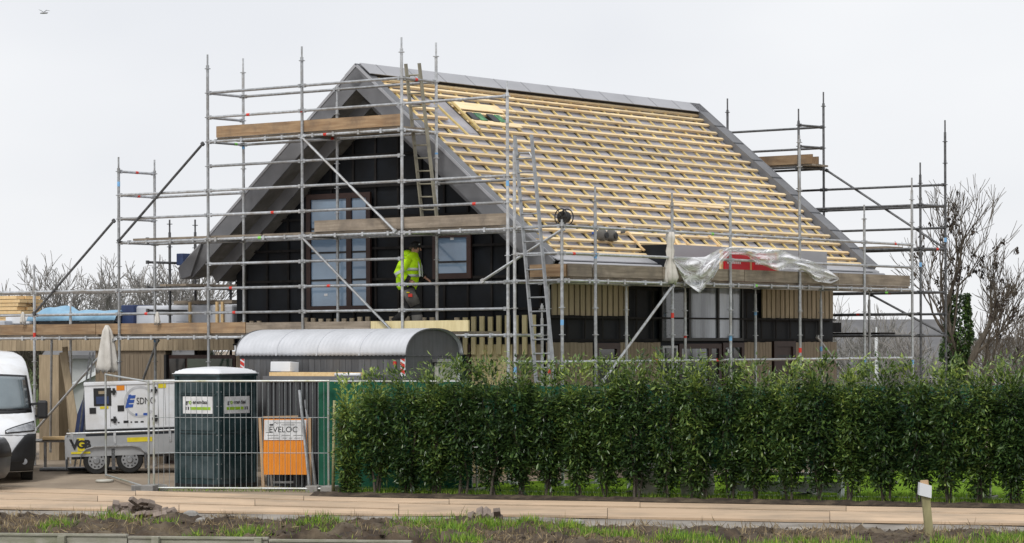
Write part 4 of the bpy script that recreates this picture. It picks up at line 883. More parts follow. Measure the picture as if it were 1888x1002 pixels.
for s in (1, -1):
    h = patch('headlight', 'lamp_glass', s * .45, s * .97, lambda x: .955 + .06 * abs(x), lambda x: .99 + .27 * (abs(x) - .42) ** .7, .016); patch('lamp_trim', 'black_plastic', s * .43, s * .98, lambda x: .935 + .06 * abs(x), lambda x: 1.005 + .28 * (abs(x) - .41) ** .7, .009, h)
    p = vs_(s * .80, .42, .03); f = MB().tube(p, (p[0], p[1] + .02, p[2]), .06, 14).build('fog_lamp', 'lamp_glass', van)
    wheel(van, (s * .86, 1.0, .33), .345, .23, (s, 0, 0)); wheel(van, (s * .86, 4.5, .33), .345, .23, (s, 0, 0))
    mr = MB().box(s * 1.07, s * 1.27, .95, 1.12, 1.22, 1.58).build('mirror', 'black_plastic', van, bevel=.045); MB().beam((s * .95, 1.1, 1.50), (s * 1.12, 1.05, 1.52), .07, .05).build('mirror_arm', 'black_plastic', mr); MB().beam((s * .95, 1.1, 1.27), (s * 1.12, 1.05, 1.27), .07, .05).build('mirror_arm', 'black_plastic', mr)
for i, z in enumerate((.86, .80, .73)):
    for a, b in ((.03, .22), (.26, .42), (-.22, -.03), (-.42, -.26)): patch('grille_slot', 'black_plastic', a, b, c(z), c(z + .03), .012, n=4, k=2)
patch('lower_grille', 'black_plastic', -.45, .45, c(.52), c(.69), .012); patch('bonnet_line', 'galv_dark', -.9, .9, lambda x: .935 - .02 * x * x, lambda x: .943 - .02 * x * x, .006)
for s in (0.05, .5): MB().path([vs_(s, 1.395, .03), vs_(s + .22, 1.42, .035), vs_(s + .42, 1.405, .03)], .012, 6).build('wiper', 'black_plastic', van)
# nose of a grey car pointing right in front of the van
kx = at(11, 640, 52.0).x; car = thing('car', 'nose of a grey car cut off by the left edge', 'car', (kx, 51.35, .068), 0)
cy = ply([(.18, -.10), (.3, -.02), (.55, 0.), (.75, -.03), (.9, -.12), (1.0, -.4), (1.08, -1.2), (1.12, -1.5), (1.45, -2.2), (1.5, -2.6)])
ch = ply([(.18, .82), (.4, .9), (.8, .9), (1.05, .86), (1.45, .66), (1.5, .5)])
MB().loft([[(cy(z) - .35 * abs(x) ** 3, x * ch(z) + .9, z) for x in np.linspace(-1, 1, 15)] + [(-4.2, ch(z) + .9, z), (-4.2, .9 - ch(z), z)] for z in (.18, .25, .3, .4, .55, .65, .75, .83, .9, .95, 1.0, 1.05, 1.08, 1.12, 1.3, 1.45, 1.5)]).build('body', 'car_grey', car, smooth=True)
MB().loft([[(cy(z) - .35 * abs(x) ** 3 + .015, x * ch(z) + .9, z) for x in np.linspace(-1, 1, 15)] for z in (.58, .7, .8, .9)], close=False, caps=False).build('grille', 'black_plastic', car, smooth=True, thick=.02)
for y in (.06, 1.74): wheel(car, (-.85, y, .3), .31, .2, (0, 1 if y < 1 else -1, 0)); wheel(car, (-3.3, y, .3), .31, .2, (0, 1 if y < 1 else -1, 0))
MB().box(-.33, -.25, -.005, .03, .52, .56).build('side_lamp', 'orange', car)

# ================================================================== trailer and generator
tb = at(178, 640, 56.3); TROT = (0, R(-1.6), R(8.3)); TO = Vector((tb.x, 56.3, .13))
tr = thing('trailer', 'grey twin-axle flatbed trailer carrying the white generator', 'trailer', TO, rot=TROT)
mat('trailer_grey', (.40, .41, .42), (.34, .35, .36), 3, .5, .2)
MB().box(-.56, 3.0, .06, 1.5, .56, .62).build('bed', 'trailer_grey', tr)
for y in (0, 1.5): MB().box(-.58, 3.0, y, y + .04, .36, .76).build('side_board', 'trailer_grey', tr)
MB().box(-.62, -.58, 0, 1.54, .15, .76).build('tail_board', 'trailer_grey', tr); MB().box(-.61, -.585, -.02, .3, .1, .32).build('lamp_board', 'anthracite', tr)
MB().tube((-.58, .02, .83), (3.0, .02, .83), .02, 8).build('top_rail', 'galv', tr)
for x in (-.5, .35, 1.45, 2.4): MB().box(x, x + .05, -.012, -.001, .6, .84).build('stake_post', 'galv', tr)
MB().box(-.5, 3.2, .25, .33, .3, .5).build('chassis_beam', 'galv_dark', tr)
for x in (0., .66):
    wheel(tr, (x, .10, .265), .268, .17, (0, 1, 0)); wheel(tr, (x, 1.42, .265), .268, .17, (0, -1, 0))
fd = [(-.33 + .0, .18), (-.31, .40), (-.2, .50), (-.05, .54), (.71, .54), (.86, .50), (.97, .40), (.99, .18)]
MB().loft([[(x, -.05, z), (x, .2, z), (x, .2, z + .025), (x, -.05, z + .025)] for x, z in fd]).build('mudguard', 'galv', tr)
MB().box(.30, .37, .0, .16, .0 + .08, .5).build('mud_flap', 'galv_dark', tr); MB().box(.95, 1.0, -.02, .18, .08, .4).build('mud_flap', 'galv_dark', tr)
lg = MB().box(-.5, -.12, -.012, -.001, .42, .46).build('logo_underline', 'yellow', tr)
text('V', .27, tr, 'text_black', (-.43, -.010, .60), (R(90), 0, 0), bold=.012); MB().box(-.37, -.23, -.006, -.001, .47, .73).build('logo_plate', 'yellow', tr); text('G', .22, tr, 'text_black', (-.30, -.012, .60), (R(90), 0, 0), bold=.008); text('B', .22, tr, 'text_black', (-.17, -.010, .60), (R(90), 0, 0), bold=.012)
MB().box(.62, 1.12, -.006, -.001, .62, .71).build('warning_label', 'yellow', tr)
MB().tube((2.9, .1, .2), (2.9, .1, 1.3), .035, 8).build('jockey_leg', 'galv', tr); wheel(tr, (2.9, .10, .14), .14, .1, (0, 1, 0))
ge = thing('generator', 'white generator housing standing on the twin-axle trailer', 'generator', TO, rot=TROT)
GX0, GX1, GZ0, GZ1 = -.20, 2.55, .88, 1.83
MB().box(GX0, GX1, .15, 1.30, GZ0, GZ1).build('housing', 'van_white', ge, bevel=.02); MB().box(GX0 - .01, GX1 + .01, .13, 1.32, GZ1 - .06, GZ1 + .01).build('lid', 'van_white', ge, bevel=.012)
MB().box(GX0, GX1, .2, 1.25, .63, GZ0).build('base_frame', 'anthracite', ge)
for x in (.30, .64, 1.08, 1.26, 1.4): MB().box(x, x + .006, .147, .151, GZ0 + .05, GZ1 - .07).build('door_seam', 'galv_dark', ge)
pw = MB().box(-.02, .33, .138, .149, 1.36, 1.72).build('control_window', 'black_plastic', ge, bevel=.006); MB().box(.03, .28, .134, .139, 1.40, 1.55).build('display', 'navy', pw); MB().box(.08, .24, .134, .139, 1.6, 1.66).build('gauge', 'clad_beige', pw)
for x, z in ((-.11, 1.27), (.45, 1.30)): MB().box(x, x + .13, .14, .149, z - .06, z + .06).build('lock_plate', 'black_plastic', ge)
for x in (.33, 1.15):
    for z in (1.05, 1.62): MB().box(x - .02, x + .10, .12, .149, z, z + .045).build('hinge', 'black_plastic', ge); MB().box(x + .03, x + .08, .118, .149, z - .04, z + .09).build('hinge', 'black_plastic', ge)
for x, z, w, h, m in ((.44, 1.66, .16, .10, 'orange'), (1.27, 1.68, .16, .09, 'yellow'), (.02, 1.80, .2, .02, 'yellow'), (.10, 1.30, .17, .05, 'yellow')): MB().box(x, x + w, .1435, .149, z, z + h).build('label_plate', m, ge)
mat('pale_grey_print', (.55, .56, .58), rough=.5); mat('logo_blue', (.03, .10, .42), rough=.5)
ar = [(.90 + .32 * math.cos(a), .1455, 1.42 + .32 * math.sin(a)) for a in np.linspace(.7, 5.6, 40)]; ar2 = [(.90 + .27 * math.cos(a), .1455, 1.42 + .27 * math.sin(a)) for a in np.linspace(.7, 5.6, 40)]
MB().loft([ar, ar2], close=False, caps=False).build('emblem_ring', 'pale_grey_print', ge)
for i, z in enumerate((1.33, 1.42, 1.51)): MB().add([(.62 + i * .025, .143, z - .02), (.75 + i * .025, .143, z - .02), (.77 + i * .025, .143, z + .045), (.64 + i * .025, .143, z + .045)], [(0, 1, 2, 3)]).build('emblem_bar', 'logo_blue', ge)
MB().add([(.60, .1445, 1.3), (.65, .1445, 1.3), (.73, .1445, 1.57), (.68, .1445, 1.57)], [(0, 1, 2, 3)]).build('emblem_bar', 'logo_blue', ge)
text('SDMO', .19, ge, 'text_black', (1.02, .142, 1.43), (R(90), 0, 0), sx=.72)
for x, w in ((.45, .03), (.56, .10), (.70, .03), (.78, .07), (.9, .06)): MB().box(x, x + w, .1445, .149, 1.0, 1.03 + .02 * (w > .08)).build('stencil_mark', 'text_black', ge)
for x, w in ((.8, .04), (.96, .08)): MB().box(x, x + w, .1445, .149, 1.14, 1.19).build('stencil_mark', 'logo_blue', ge)
# ================================================================== the worker on the first deck
mat('hi_vis', (.52, .86, .0), (.44, .76, .0), 6, .75, bump=.5, bscale=9); mat('reflective', (.50, .54, .52), (.42, .45, .44), 6, .4); mat('skin', (.52, .30, .22), (.46, .25, .18), 6, .6)
mat('work_grey', (.13, .125, .115), (.09, .085, .08), 8, .9); mat('work_black', (.016, .016, .017), (.010, .010, .011), 8, .85); mat('hair', (.10, .075, .05), rough=.8)
wp = onv(751, 600, .50); ZD = zn(0) + .081
wk = thing('person', 'worker in a yellow-green jacket and black cap walking along the first deck', 'person', W(.50, wp.y, ZD), R(-8)); wk.scale = (1.13, 1.08, 1.03)
def mkskin(name, m, verts, edges, par, sub=2):
    me = bpy.data.meshes.new(name); me.from_pydata([v[:3] for v in verts], edges, []); me.materials.append(M[m])
    o = bpy.data.objects.new(name, me); col.objects.link(o); o.parent = par
    bm = bmesh.new(); bm.from_mesh(me); lay = bm.verts.layers.skin.verify(); bm.verts.ensure_lookup_table()
    for i, v in enumerate(verts):
        bm.verts[i][lay].radius = v[3] if isinstance(v[3], tuple) else (v[3], v[3]); bm.verts[i][lay].use_root = i == 0
    bm.to_mesh(me); bm.free()
    sk = o.modifiers.new('skin', 'SKIN'); sk.use_smooth_shade = True
    su = o.modifiers.new('sub', 'SUBSURF'); su.levels = su.render_levels = sub
    return o
# body: pelvis 0, spine 1, chest 2, neck 3, head 4, head top 5 ...
BV = [(0, 0, .90, .13), (.02, 0, 1.10, .125), (.06, 0, 1.32, .135), (.10, 0, 1.45, .06), (.13, 0, 1.50, .058), (.15, 0, 1.575, .088), (.145, 0, 1.645, .075),
      (0, -.09, .84, .085), (.17, -.10, .48, .06), (.20, -.10, .10, .045), (.32, -.11, .04, .035), (0, .09, .84, .085), (.03, .10, .48, .06), (-.26, .10, .17, .045), (-.18, .10, .06, .035),
      (.04, -.18, 1.37, .06), (-.08, -.25, 1.12, .046), (.10, -.26, .96, .034), (.04, .18, 1.37, .06), (.12, .25, 1.13, .046), (.30, .20, 1.02, .034)]
BE = [(0, 1), (1, 2), (2, 3), (3, 4), (4, 5), (5, 6), (0, 7), (7, 8), (8, 9), (9, 10), (0, 11), (11, 12), (12, 13), (13, 14), (2, 15), (15, 16), (16, 17), (2, 18), (18, 19), (19, 20)]
body = mkskin('body', 'skin', BV, BE, wk)
# face: nose, ear, brow
MB().loft([[(.225, -.012, 1.60), (.225, .012, 1.60), (.232, .0, 1.605)], [(.235, -.016, 1.555), (.235, .016, 1.555), (.258, 0, 1.553)], [(.225, -.012, 1.54), (.225, .012, 1.54), (.235, 0, 1.538)]]).build('nose', 'skin', wk)
for s in (-1, 1):
    MB().path([(.13, s * .085, 1.53), (.118, s * .097, 1.56), (.128, s * .094, 1.59)], [.012, .016, .010], 8).build('ear', 'skin', wk)
    MB().tube((.222, s * .032, 1.583), (.228, s * .033, 1.583), .009, 8).build('eye', 'text_black', wk)
MB().tube((.225, -.022, 1.515), (.225, .022, 1.515), .006, 6).build('mouth', 'brown_frame', wk)
# jacket
def ell(c, rx, ry, n=20, tw=0.): return [(c[0] + rx * math.cos(2 * math.pi * k / n) * (1 + .035 * math.sin(5 * k + tw)), c[1] + ry * math.sin(2 * math.pi * k / n) * (1 + .03 * math.sin(4 * k + tw)), c[2]) for k in range(n)]
jk = MB()
prof = [(.00, .80, .155, .20), (-.005, .86, .175, .215), (.00, .96, .19, .23), (.01, 1.06, .195, .235), (.03, 1.18, .20, .245), (.05, 1.28, .195, .25), (.065, 1.36, .175, .235), (.085, 1.43, .12, .17), (.095, 1.49, .095, .11), (.09, 1.515, .085, .095)]
jk.loft([ell((x, 0, z), a, b, 20, i) for i, (x, z, a, b) in enumerate(prof)])
jk.path([(.05, -.17, 1.375), (-.02, -.24, 1.27), (-.09, -.28, 1.12), (.0, -.285, 1.02), (.075, -.27, .975)], [.10, .105, .095, .082, .07], 14)
jk.path([(.05, .17, 1.375), (.08, .24, 1.27), (.12, .27, 1.13), (.2, .24, 1.07), (.27, .215, 1.035)], [.10, .105, .095, .08, .068], 14)
jacket = jk.build('jacket', 'hi_vis', wk, smooth=True)
MB().loft([ell((x, 0, z), a, b, 16) for x, z, a, b in ((.02, 1.42, .10, .14), (-.005, 1.48, .105, .13), (-.005, 1.53, .08, .11), (.015, 1.555, .035, .06))]).build('hood', 'hi_vis', jacket, smooth=True)
for i in (3, 4):
    x, z, a, b = prof[i]; z -= .02; MB().loft([ell((x, 0, z + d), a * 1.03, b * 1.03, 20, i) for d in (0, .05)], caps=False).build('reflective_band', 'reflective', jacket, smooth=True, thick=.004)
for y in (-.12, .12): MB().path([(.245, y, 1.05), (.235, y * 1.02, 1.25), (.19, y, 1.38), (.05, y, 1.46)], .016, 6).build('reflective_strap', 'reflective', jacket)
MB().path([(-.065, -.283, 1.10), (-.09, -.281, 1.145)], [.098, .100], 14, cap=False).build('reflective_cuff', 'reflective', jacket); MB().path([(.02, -.288, 1.005), (.08, -.270, .972)], [.085, .074], 14).build('dark_cuff', 'work_black', jacket)
MB().path([(.215, .235, 1.06), (.275, .213, 1.032)], [.082, .07], 14).build('dark_cuff', 'work_black', jacket)
MB().path([(-.02, -.17, 1.36), (-.04, -.20, 1.30)], [.112, .112], 14).build('shoulder_patch', 'work_black', jacket)
# trousers
tr_ = MB(); tr_.loft([ell((0, 0, z), a, b, 18) for z, a, b in ((.94, .16, .19), (.86, .165, .20), (.80, .15, .19))])
tr_.path([(0, -.095, .88), (.09, -.10, .68), (.17, -.105, .48), (.19, -.10, .28), (.20, -.10, .09)], [.12, .115, .09, .085, .08], 14); tr_.path([(0, .095, .88), (.02, .10, .68), (.03, .10, .48), (-.12, .10, .3), (-.25, .10, .19)], [.12, .115, .09, .085, .08], 14)
trs = tr_.build('trousers', 'work_black', wk, smooth=True)
MB().path([(.04, -.118, .80), (.10, -.122, .64), (.165, -.122, .50)], [.112, .112, .096], 12).build('pocket_panel', 'work_grey', trs, smooth=True); MB().path([(.185, -.10, .32), (.20, -.10, .085)], [.096, .09], 12).build('lower_panel', 'work_grey', trs, smooth=True)
MB().box(.06, .13, -.25, -.23, .66, .72).build('pocket_flash', 'red_paint', trs); MB().box(.03, .08, -.245, -.225, .735, .755).build('pocket_flash', 'yellow', trs)
for (x, y, z, rx) in ((.20, -.10, .0, 0), (-.26, .10, .05, .25)):
    b = MB().loft([[(x - .10, y - .045, z + .1), (x - .10, y + .045, z + .1), (x - .11, y + .045, z), (x - .11, y - .045, z)], [(x + .03, y - .055, z + .11), (x + .03, y + .055, z + .11), (x + .03, y + .055, z), (x + .03, y - .055, z)], [(x + .13, y - .05, z + .06), (x + .13, y + .05, z + .06), (x + .13, y + .05, z), (x + .13, y - .05, z)], [(x + .18, y - .035, z + .03), (x + .18, y + .035, z + .03), (x + .18, y + .035, z), (x + .18, y - .035, z)]]).build('shoe', 'work_black', wk, bevel=.015)
# cap
cp = MB().loft([ell((.145, 0, z), a, b, 20) for z, a, b in ((1.60, .102, .098), (1.64, .104, .10), (1.68, .092, .088), (1.71, .06, .058), (1.722, .02, .02))]).build('cap', 'work_black', wk, smooth=True)
MB().loft([[(.22, -.075, 1.612), (.22, .075, 1.612), (.22, .075, 1.622), (.22, -.075, 1.622)], [(.30, -.05, 1.598), (.30, .05, 1.598), (.30, .05, 1.606), (.30, -.05, 1.606)]]).build('cap_peak', 'work_black', cp); MB().tube((.21, -.06, 1.66), (.235, -.045, 1.66), .014, 8).build('cap_badge', 'reflective', cp)
MB().loft([ell((.125, 0, z), .086, .092, 16) for z in (1.565, 1.605)]).build('hair', 'hair', wk, smooth=True)
# hands: palm, four fingers, thumb
def hand(base, d, up, par):
    base, d, up = Vector(base), Vector(d).normalized(), Vector(up).normalized(); s = d.cross(up).normalized(); up = s.cross(d); m = MB()
    m.loft([[base + s * a * .042 + up * b * .016 for a, b in ((-1, -1), (1, -1), (1, 1), (-1, 1))], [base + d * .05 + s * a * .046 + up * b * .015 for a, b in ((-1, -1), (1, -1), (1, 1), (-1, 1))], [base + d * .09 + s * a * .042 + up * b * .012 for a, b in ((-1, -1), (1, -1), (1, 1), (-1, 1))]])
    for k, l in enumerate((.068, .08, .075, .058)):
        p = base + d * .085 + s * (-.033 + .022 * k); q = p + d * l * .5 - up * .012; r = q + d * l * .35 - up * .03; m.path([p, q, r], [.0105, .0095, .008], 8)
    p = base + d * .02 + s * -.04; m.path([p, p - s * .03 + d * .03 - up * .01, p - s * .032 + d * .065 - up * .025], [.013, .011, .009], 8)
    return m.build('hand', 'skin', par, smooth=True)
hand((.085, -.265, .965), (.85, .2, -.5), (.3, -.5, .8), body); hand((.285, .208, 1.028), (.8, -.2, -.55), (.4, 0, .9), body)

# ================================================================== things on the wing roof
mat('tarp_blue', (.27, .46, .62), (.18, .35, .50), 5, .45, bump=.6, bscale=6); mat('film_white', (.60, .62, .66), (.45, .47, .51), 2, .35, bump=.6, bscale=5)
def on_wing(px, z, v): p = onv(px, 600, v); return Vector((v, p.y, z))
def hbox(name, label, cat, v0, v1, g0, g1, z0, z1, m, bevel=.0, group=None):
    o = MB().box(0, v1 - v0, 0, g1 - g0, 0, z1 - z0).build(name, m, None, bevel=bevel, loc=W(v0, g0, z0)); o.rotation_euler = (0, 0, ANG); tag(o, label, cat, group); return o
lv = 3.4
ga, gb = on_wing(36, 3, lv).y, on_wing(-60, 3, lv).y
st = thing('timber_stack', 'stack of new yellow timber at the left edge on the flat roof', 'timber', W(lv, ga, 3.025), ANG)
for r_ in range(9):
    for c_ in range(3): j = random.uniform(-.06, .10) + (.05 if r_ > 4 else 0); MB().box(c_ * .27, c_ * .27 + .25, j, gb - ga, .09 + r_ * .088, .09 + r_ * .088 + .075).build('timber', 'new_wood', st)
for y in (.3, 1.0): MB().box(0, .8, y, y + .08, 0, .089).build('bearer', 'new_wood', st)
hbox('insulation_pack', 'white wrapped insulation pack below the yellow timber stack', 'insulation', 2.5, 3.3, on_wing(14, 3, 2.6).y, on_wing(-60, 3, 2.6).y, 3.03, 3.30, 'film_white', .02)
hbox('foam_slab', 'white foam slab with a pale timber edge left of the blue tarpaulin', 'insulation', 2.75, 3.35, on_wing(62, 3, 2.8).y, on_wing(14, 3, 2.8).y + .02, 3.22, 3.40, 'white_plastic', .02)
hbox('felt_roll', 'grey felt pack under the white foam slab', 'roll', 2.6, 3.2, on_wing(62, 3, 2.7).y, on_wing(20, 3, 2.7).y, 3.03, 3.21, 'zinc', .06)
pv = 2.7; p0, p1 = on_wing(212, 3, pv).y, on_wing(66, 3, pv).y
pk = thing('roof_panel_pack', 'pack of long dark grey roof panels under the blue tarpaulin', 'panels', W(pv, p0, 3.025), ANG)
for r_, m in enumerate(('anthracite', 'zinc', 'anthracite', 'zinc', 'anthracite')): MB().box(.0 + .01 * r_, .85, .02 * r_, p1 - p0 - .03 * r_, .02 + r_ * .075, .02 + r_ * .075 + .06).build('panel', m, pk)
def tarp(u, w):
    y = (p1 - p0) * (u * 1.12 - .02); h = .40 + .055 * (1 + math.sin(u * 5.0 + .4)) * (.3 + u) + .17 * math.exp(-((u - .80) / .11) ** 2) + .02 * math.sin(u * 29 + w * 5) + .015 * math.sin(w * 11 + u * 8)
    e = min(1, 5 * min(w, 1 - w + .02)); return (-.06 + 1.0 * w, y, max(.28, .30 + (h - .30) * e ** .6) - (.05 if w == 0 else 0))
o = MB().grid(tarp, 60, 16).build('tarpaulin', 'tarp_blue', None, smooth=True, thick=.008, loc=W(pv, p0, 3.03)); o.rotation_euler = (0, 0, ANG); tag(o, 'crumpled light blue tarpaulin over panels on the flat roof', 'tarpaulin')
hbox('dark_crate', 'upright navy black box on the flat roof beside the wrapped stack', 'crate', 2.9, 3.5, on_wing(246, 3, 2.9).y, on_wing(223, 3, 2.9).y, 3.03, 3.62, 'navy', .02)
ws = hbox('wrapped_stack', 'long stack in translucent grey film on the flat roof left of the gable', 'stack', 3.0, 4.0, on_wing(428, 3, 3.).y, on_wing(247, 3, 3.).y, 3.03, 3.60, 'film_white', .05)
for i, x in enumerate((352, 402, 412)):
    p = onv(x, 560, 2.95); hbox('upright_batten', ('new upright batten leaning on the left part of the wrapped stack', 'new upright batten at the right end of the wrapped stack, outer one', 'new upright batten at the right end of the wrapped stack, inner one')[i], 'batten', 2.93, 2.97, p.y, p.y + .06, 3.03, 3.66, 'new_wood')
sh = MB().grid(lambda u, w: (.5 * w, 1.9 * u, .03 + .16 * (1 - u) * w + .02 * math.sin(u * 20 + w * 4)), 24, 6).build('film_sheet', 'film_white', None, smooth=True, thick=.006, loc=W(2.35, onv(322, 580, 2.4).y, 3.06)); sh.rotation_euler = (0, 0, ANG); tag(sh, 'pale sheet of film lying along the edge of the flat roof', 'sheet')
hbox('roof_pallet', 'flat grey pallet bridging above the wrapped stack', 'pallet', 3.1, 3.9, onv(428, 540, 3.1).y, onv(320, 540, 3.1).y, 3.62, 3.70, 'plank_old')
# ---- under the wing
def lean(label, p, q, w, h, m, name='leaning_plank', cat='plank', group='planks leaning under the flat roof'):
    o = MB().beam((0, 0, 0), Vector(q) - Vector(p), w, h, (0, 1, 0)).build(name, m, None, loc=p); tag(o, label, cat, group); return o
def atg(px, Y): a = at(px, 640, Y); return Vector((a.x, Y, .13))
lean('pale plank leaning against the beige pier, nearest one', atg(150, 60.6), at(116, 650, 61.0), .16, .04, 'clad_beige'); lean('second plank leaning behind the pale one, under the flat roof', atg(136, 61.2), at(120, 640, 61.6), .12, .04, 'clad_beige')
sb_ = thing('saw_bench', 'low work bench of planks on tubes between van and generator', 'bench', atg(82, 58.6), R(8))
for i in range(3): MB().box(-.05, 1.0 + .05 * i, i * .24, i * .24 + .22, .62, .67).build('plank', 'new_wood', sb_)
MB().tube((-.2, .1, .59), (1.1, .1, .59), .03, 8).build('tube', 'galv', sb_); MB().tube((-.2, .6, .59), (1.1, .6, .59), .03, 8).build('tube', 'galv', sb_)
for x, y in ((.0, .1), (.95, .1), (0, .6), (.95, .6)): MB().tube((x, y, 0), (x, y, .59), .025, 8).build('leg', 'galv', sb_)
for i in range(4): o = MB().tube((0, 0, .04), (1.0 + .2 * i, .05, .04), .035, 8).build('steel_tube', 'galv' if i % 2 else 'galv_dark', None, loc=atg(72 + 6 * i, 57.6 + .16 * i) + Vector((0, 0, .0 if i != 3 else .0))); tag(o, ('nearest', 'second', 'third', 'rearmost')[i] + ' of the loose steel tubes lying under the work bench', 'tube', 'loose steel tubes')
o = MB().loft([[(x + sx * w + .02 * math.sin(7 * z + k), y0 * w, z) for k, (sx, y0) in enumerate(((-.16, -.1), (-.05, -.16), (.1, -.15), (.17, 0), (.1, .15), (-.1, .12)))] for x, z, w in ((0, 0.02, 1.2), (.03, .3, 1.15), (.08, .6, 1.0), (.14, .9, .8), (.18, 1.05, .5), (.2, 1.12, .15))]).build('tarpaulin_bundle', 'navy', None, smooth=True, loc=atg(152, 58.9) + Vector((0, 0, .55))); tag(o, 'navy tarpaulin bundle hanging behind the generator', 'tarpaulin')
o = MB().grid(lambda u, w: (.2 * u, .12 * w, .04 * math.sin(3 * u) + .02 * math.sin(5 * w)), 6, 5).build('blue_rag', 'tarp_blue', None, smooth=True, thick=.03, loc=atg(158, 58.75) + Vector((.0, 0, 1.64))); tag(o, 'small bright blue rag on top of the navy bundle', 'rag')
for i, (x, y0, x1) in enumerate(((160, 58.4, 172), (150, 58.5, 166))): lean(('grey pole', 'second grey pole')[i] + ' leaning against the navy bundle', atg(x - 14, y0), at(x1, 650, y0 + .3), .03, .03, 'galv_dark', 'pole', 'pole', 'poles by the navy bundle')
# ---- cloths tied to the scaffold
def cloth(label, top, h, w, name='hanging_cloth', seed=0, m='off_white', prof=None):
    n = 28; rings = []
    for j in range(9):
        f = j / 8; r = (w * (.22 + .78 * f ** .7) * .5 if j else w * .06) if prof is None else w * prof[j]
        rings.append([(r * math.cos(2 * math.pi * k / n) * (1 + .28 * math.sin(5 * 2 * math.pi * k / n + seed + f)), r * .6 * math.sin(2 * math.pi * k / n) * (1 + .28 * math.sin(5 * 2 * math.pi * k / n + seed)), -h * f - (.05 * math.sin(3 * k + seed) if j == 8 else 0)) for k in range(n)])
    o = MB().loft(rings, caps=False).build(name, m, None, smooth=True, thick=.01, loc=top); return tag(o, label, 'cloth', 'cloths tied to the scaffold')
p = onv(197, 600, -.12); o = cloth('cream dust sheet hanging like a bell from the lower rail above the generator', W(-.12, p.y, p.z), .98, .42, seed=1)
p = ong(1238, 428, OGE - .06); cloth('dirty white cloth tied round a post beside the dark roof box', W(p.x, OGE - .03, p.z), 1.0, .17, seed=3, prof=(.34, .46, .28, .40, .30, .5, .62, .8, .55))
for i, (x, v) in enumerate(((42, -.05), (290, -.05))): p = onv(x, 578, v); o = cloth(('white rag knotted on the rail above the van', 'white rag knotted on the rail above the generator')[i], W(v, p.y, p.z + .03), .24, .11, seed=5 + i)
# ---- plastic sheet, red packs, tools at the eave
m = bpy.data.materials.new('clear_film'); m.use_nodes = True; M['clear_film'] = m; n_, l_ = m.node_tree.nodes, m.node_tree.links
pb = n_['Principled BSDF']; pb.inputs['Base Color'].default_value = (.90, .91, .93, 1); pb.inputs['Roughness'].default_value = .28
tb_ = n_.new('ShaderNodeBsdfTransparent'); mx_ = n_.new('ShaderNodeMixShader'); nz_ = n_.new('ShaderNodeTexNoise'); nz_.inputs['Scale'].default_value = 5; nz_.inputs['Detail'].default_value = 5; nz_.inputs['Distortion'].default_value = 1.5
rr_ = n_.new('ShaderNodeValToRGB'); rr_.color_ramp.elements[0].position = .36; rr_.color_ramp.elements[0].color = (.25, .25, .25, 1); rr_.color_ramp.elements[1].position = .60; rr_.color_ramp.elements[1].color = (.95, .95, .95, 1)
l_.new(nz_.outputs[0], rr_.inputs[0]); l_.new(rr_.outputs[0], mx_.inputs[0]); l_.new(tb_.outputs[0], mx_.inputs[1]); l_.new(pb.outputs[0], mx_.inputs[2]); l_.new(mx_.outputs[0], n_['Material Output'].inputs[0])
ptop = ply([(1240, 476), (1300, 474), (1325, 460), (1345, 455), (1440, 461), (1470, 474), (1500, 483), (1530, 500), (1547, 513)]); pbot = ply([(1240, 479), (1262, 520), (1290, 541), (1312, 518), (1331, 486), (1346, 469), (1376, 471), (1396, 485), (1430, 499), (1455, 496), (1480, 499), (1505, 519), (1532, 523), (1547, 516)])
def film(u, w):
    x = 1240 + 307 * u; y = ptop(x) + (pbot(x) - ptop(x)) * w; g = OGE - .08 - .05 * math.sin(u * 53 + w * 6) * (.3 + w) - .05 * math.sin(u * 23 - 7 * w) - .04 * math.sin(w * 17 + u * 31) - .02 * fnoise(u * 40, w * 9)
    q = ong(x, y, g); return (q.x - 5.3, g + 1.6, q.z - 4.0)
o = MB().grid(film, 90, 16).build('plastic_sheet', 'clear_film', None, smooth=True, loc=W(5.3, -1.6, 4.0), fix=False); o.rotation_euler = (0, 0, ANG); tag(o, 'torn clear plastic sheet draped over the rail of the eave deck', 'plastic sheet')
mat('pack_red', (.62, .012, .025), (.52, .010, .02), 3, .45)
for i, (a, b) in enumerate(((1337, 1383), (1389, 1432))):
    v0, v1 = ong(a, 490, -1.28).x, ong(b, 490, -1.28).x; z0 = zn(2) + .081
    t = thing('red_pack', ('left', 'right')[i] + ' of two red printed packs standing behind the plastic sheet', 'pack', W(v0, -1.28, z0), ANG, 'red packs on the eave deck')
    MB().box(0, v1 - v0, 0, .14, 0, .60).build('carton', 'pack_red', t, bevel=.01); w_ = v1 - v0
    for k in range(7): MB().box(.08 + k * .075, .08 + k * .075 + .045, -.004, -.001, .36, .42).build('print_mark', 'text_white', t)
for i, x in enumerate((1331, 1384, 1433)):
    v0 = ong(x, 490, -1.25).x; hbox('upright_batten', ('short upright batten left of the two red packs', 'short upright batten between the two red packs', 'short upright batten right of the two red packs')[i], 'batten', v0 - .02, v0 + .05, -1.25, -1.20, zn(2) + .081, zn(2) + .72, 'new_wood')
p = onroof(1040, 422); rl_ = thing('cable_reel', 'black cable reel on the battens near the house corner', 'cable reel', W(p.x, p.y, roofz(p.y) + .06), ANG)
for s in (-.09, .09): MB().path([(s, .16 * math.cos(a), .17 + .16 * math.sin(a)) for a in np.linspace(0, 2 * math.pi, 25)], .013, 6).build('reel_rim', 'black_plastic', rl_)
MB().tube((-.08, 0, .17), (.08, 0, .17), .115, 20).build('cable_coil', 'black_plastic', rl_)
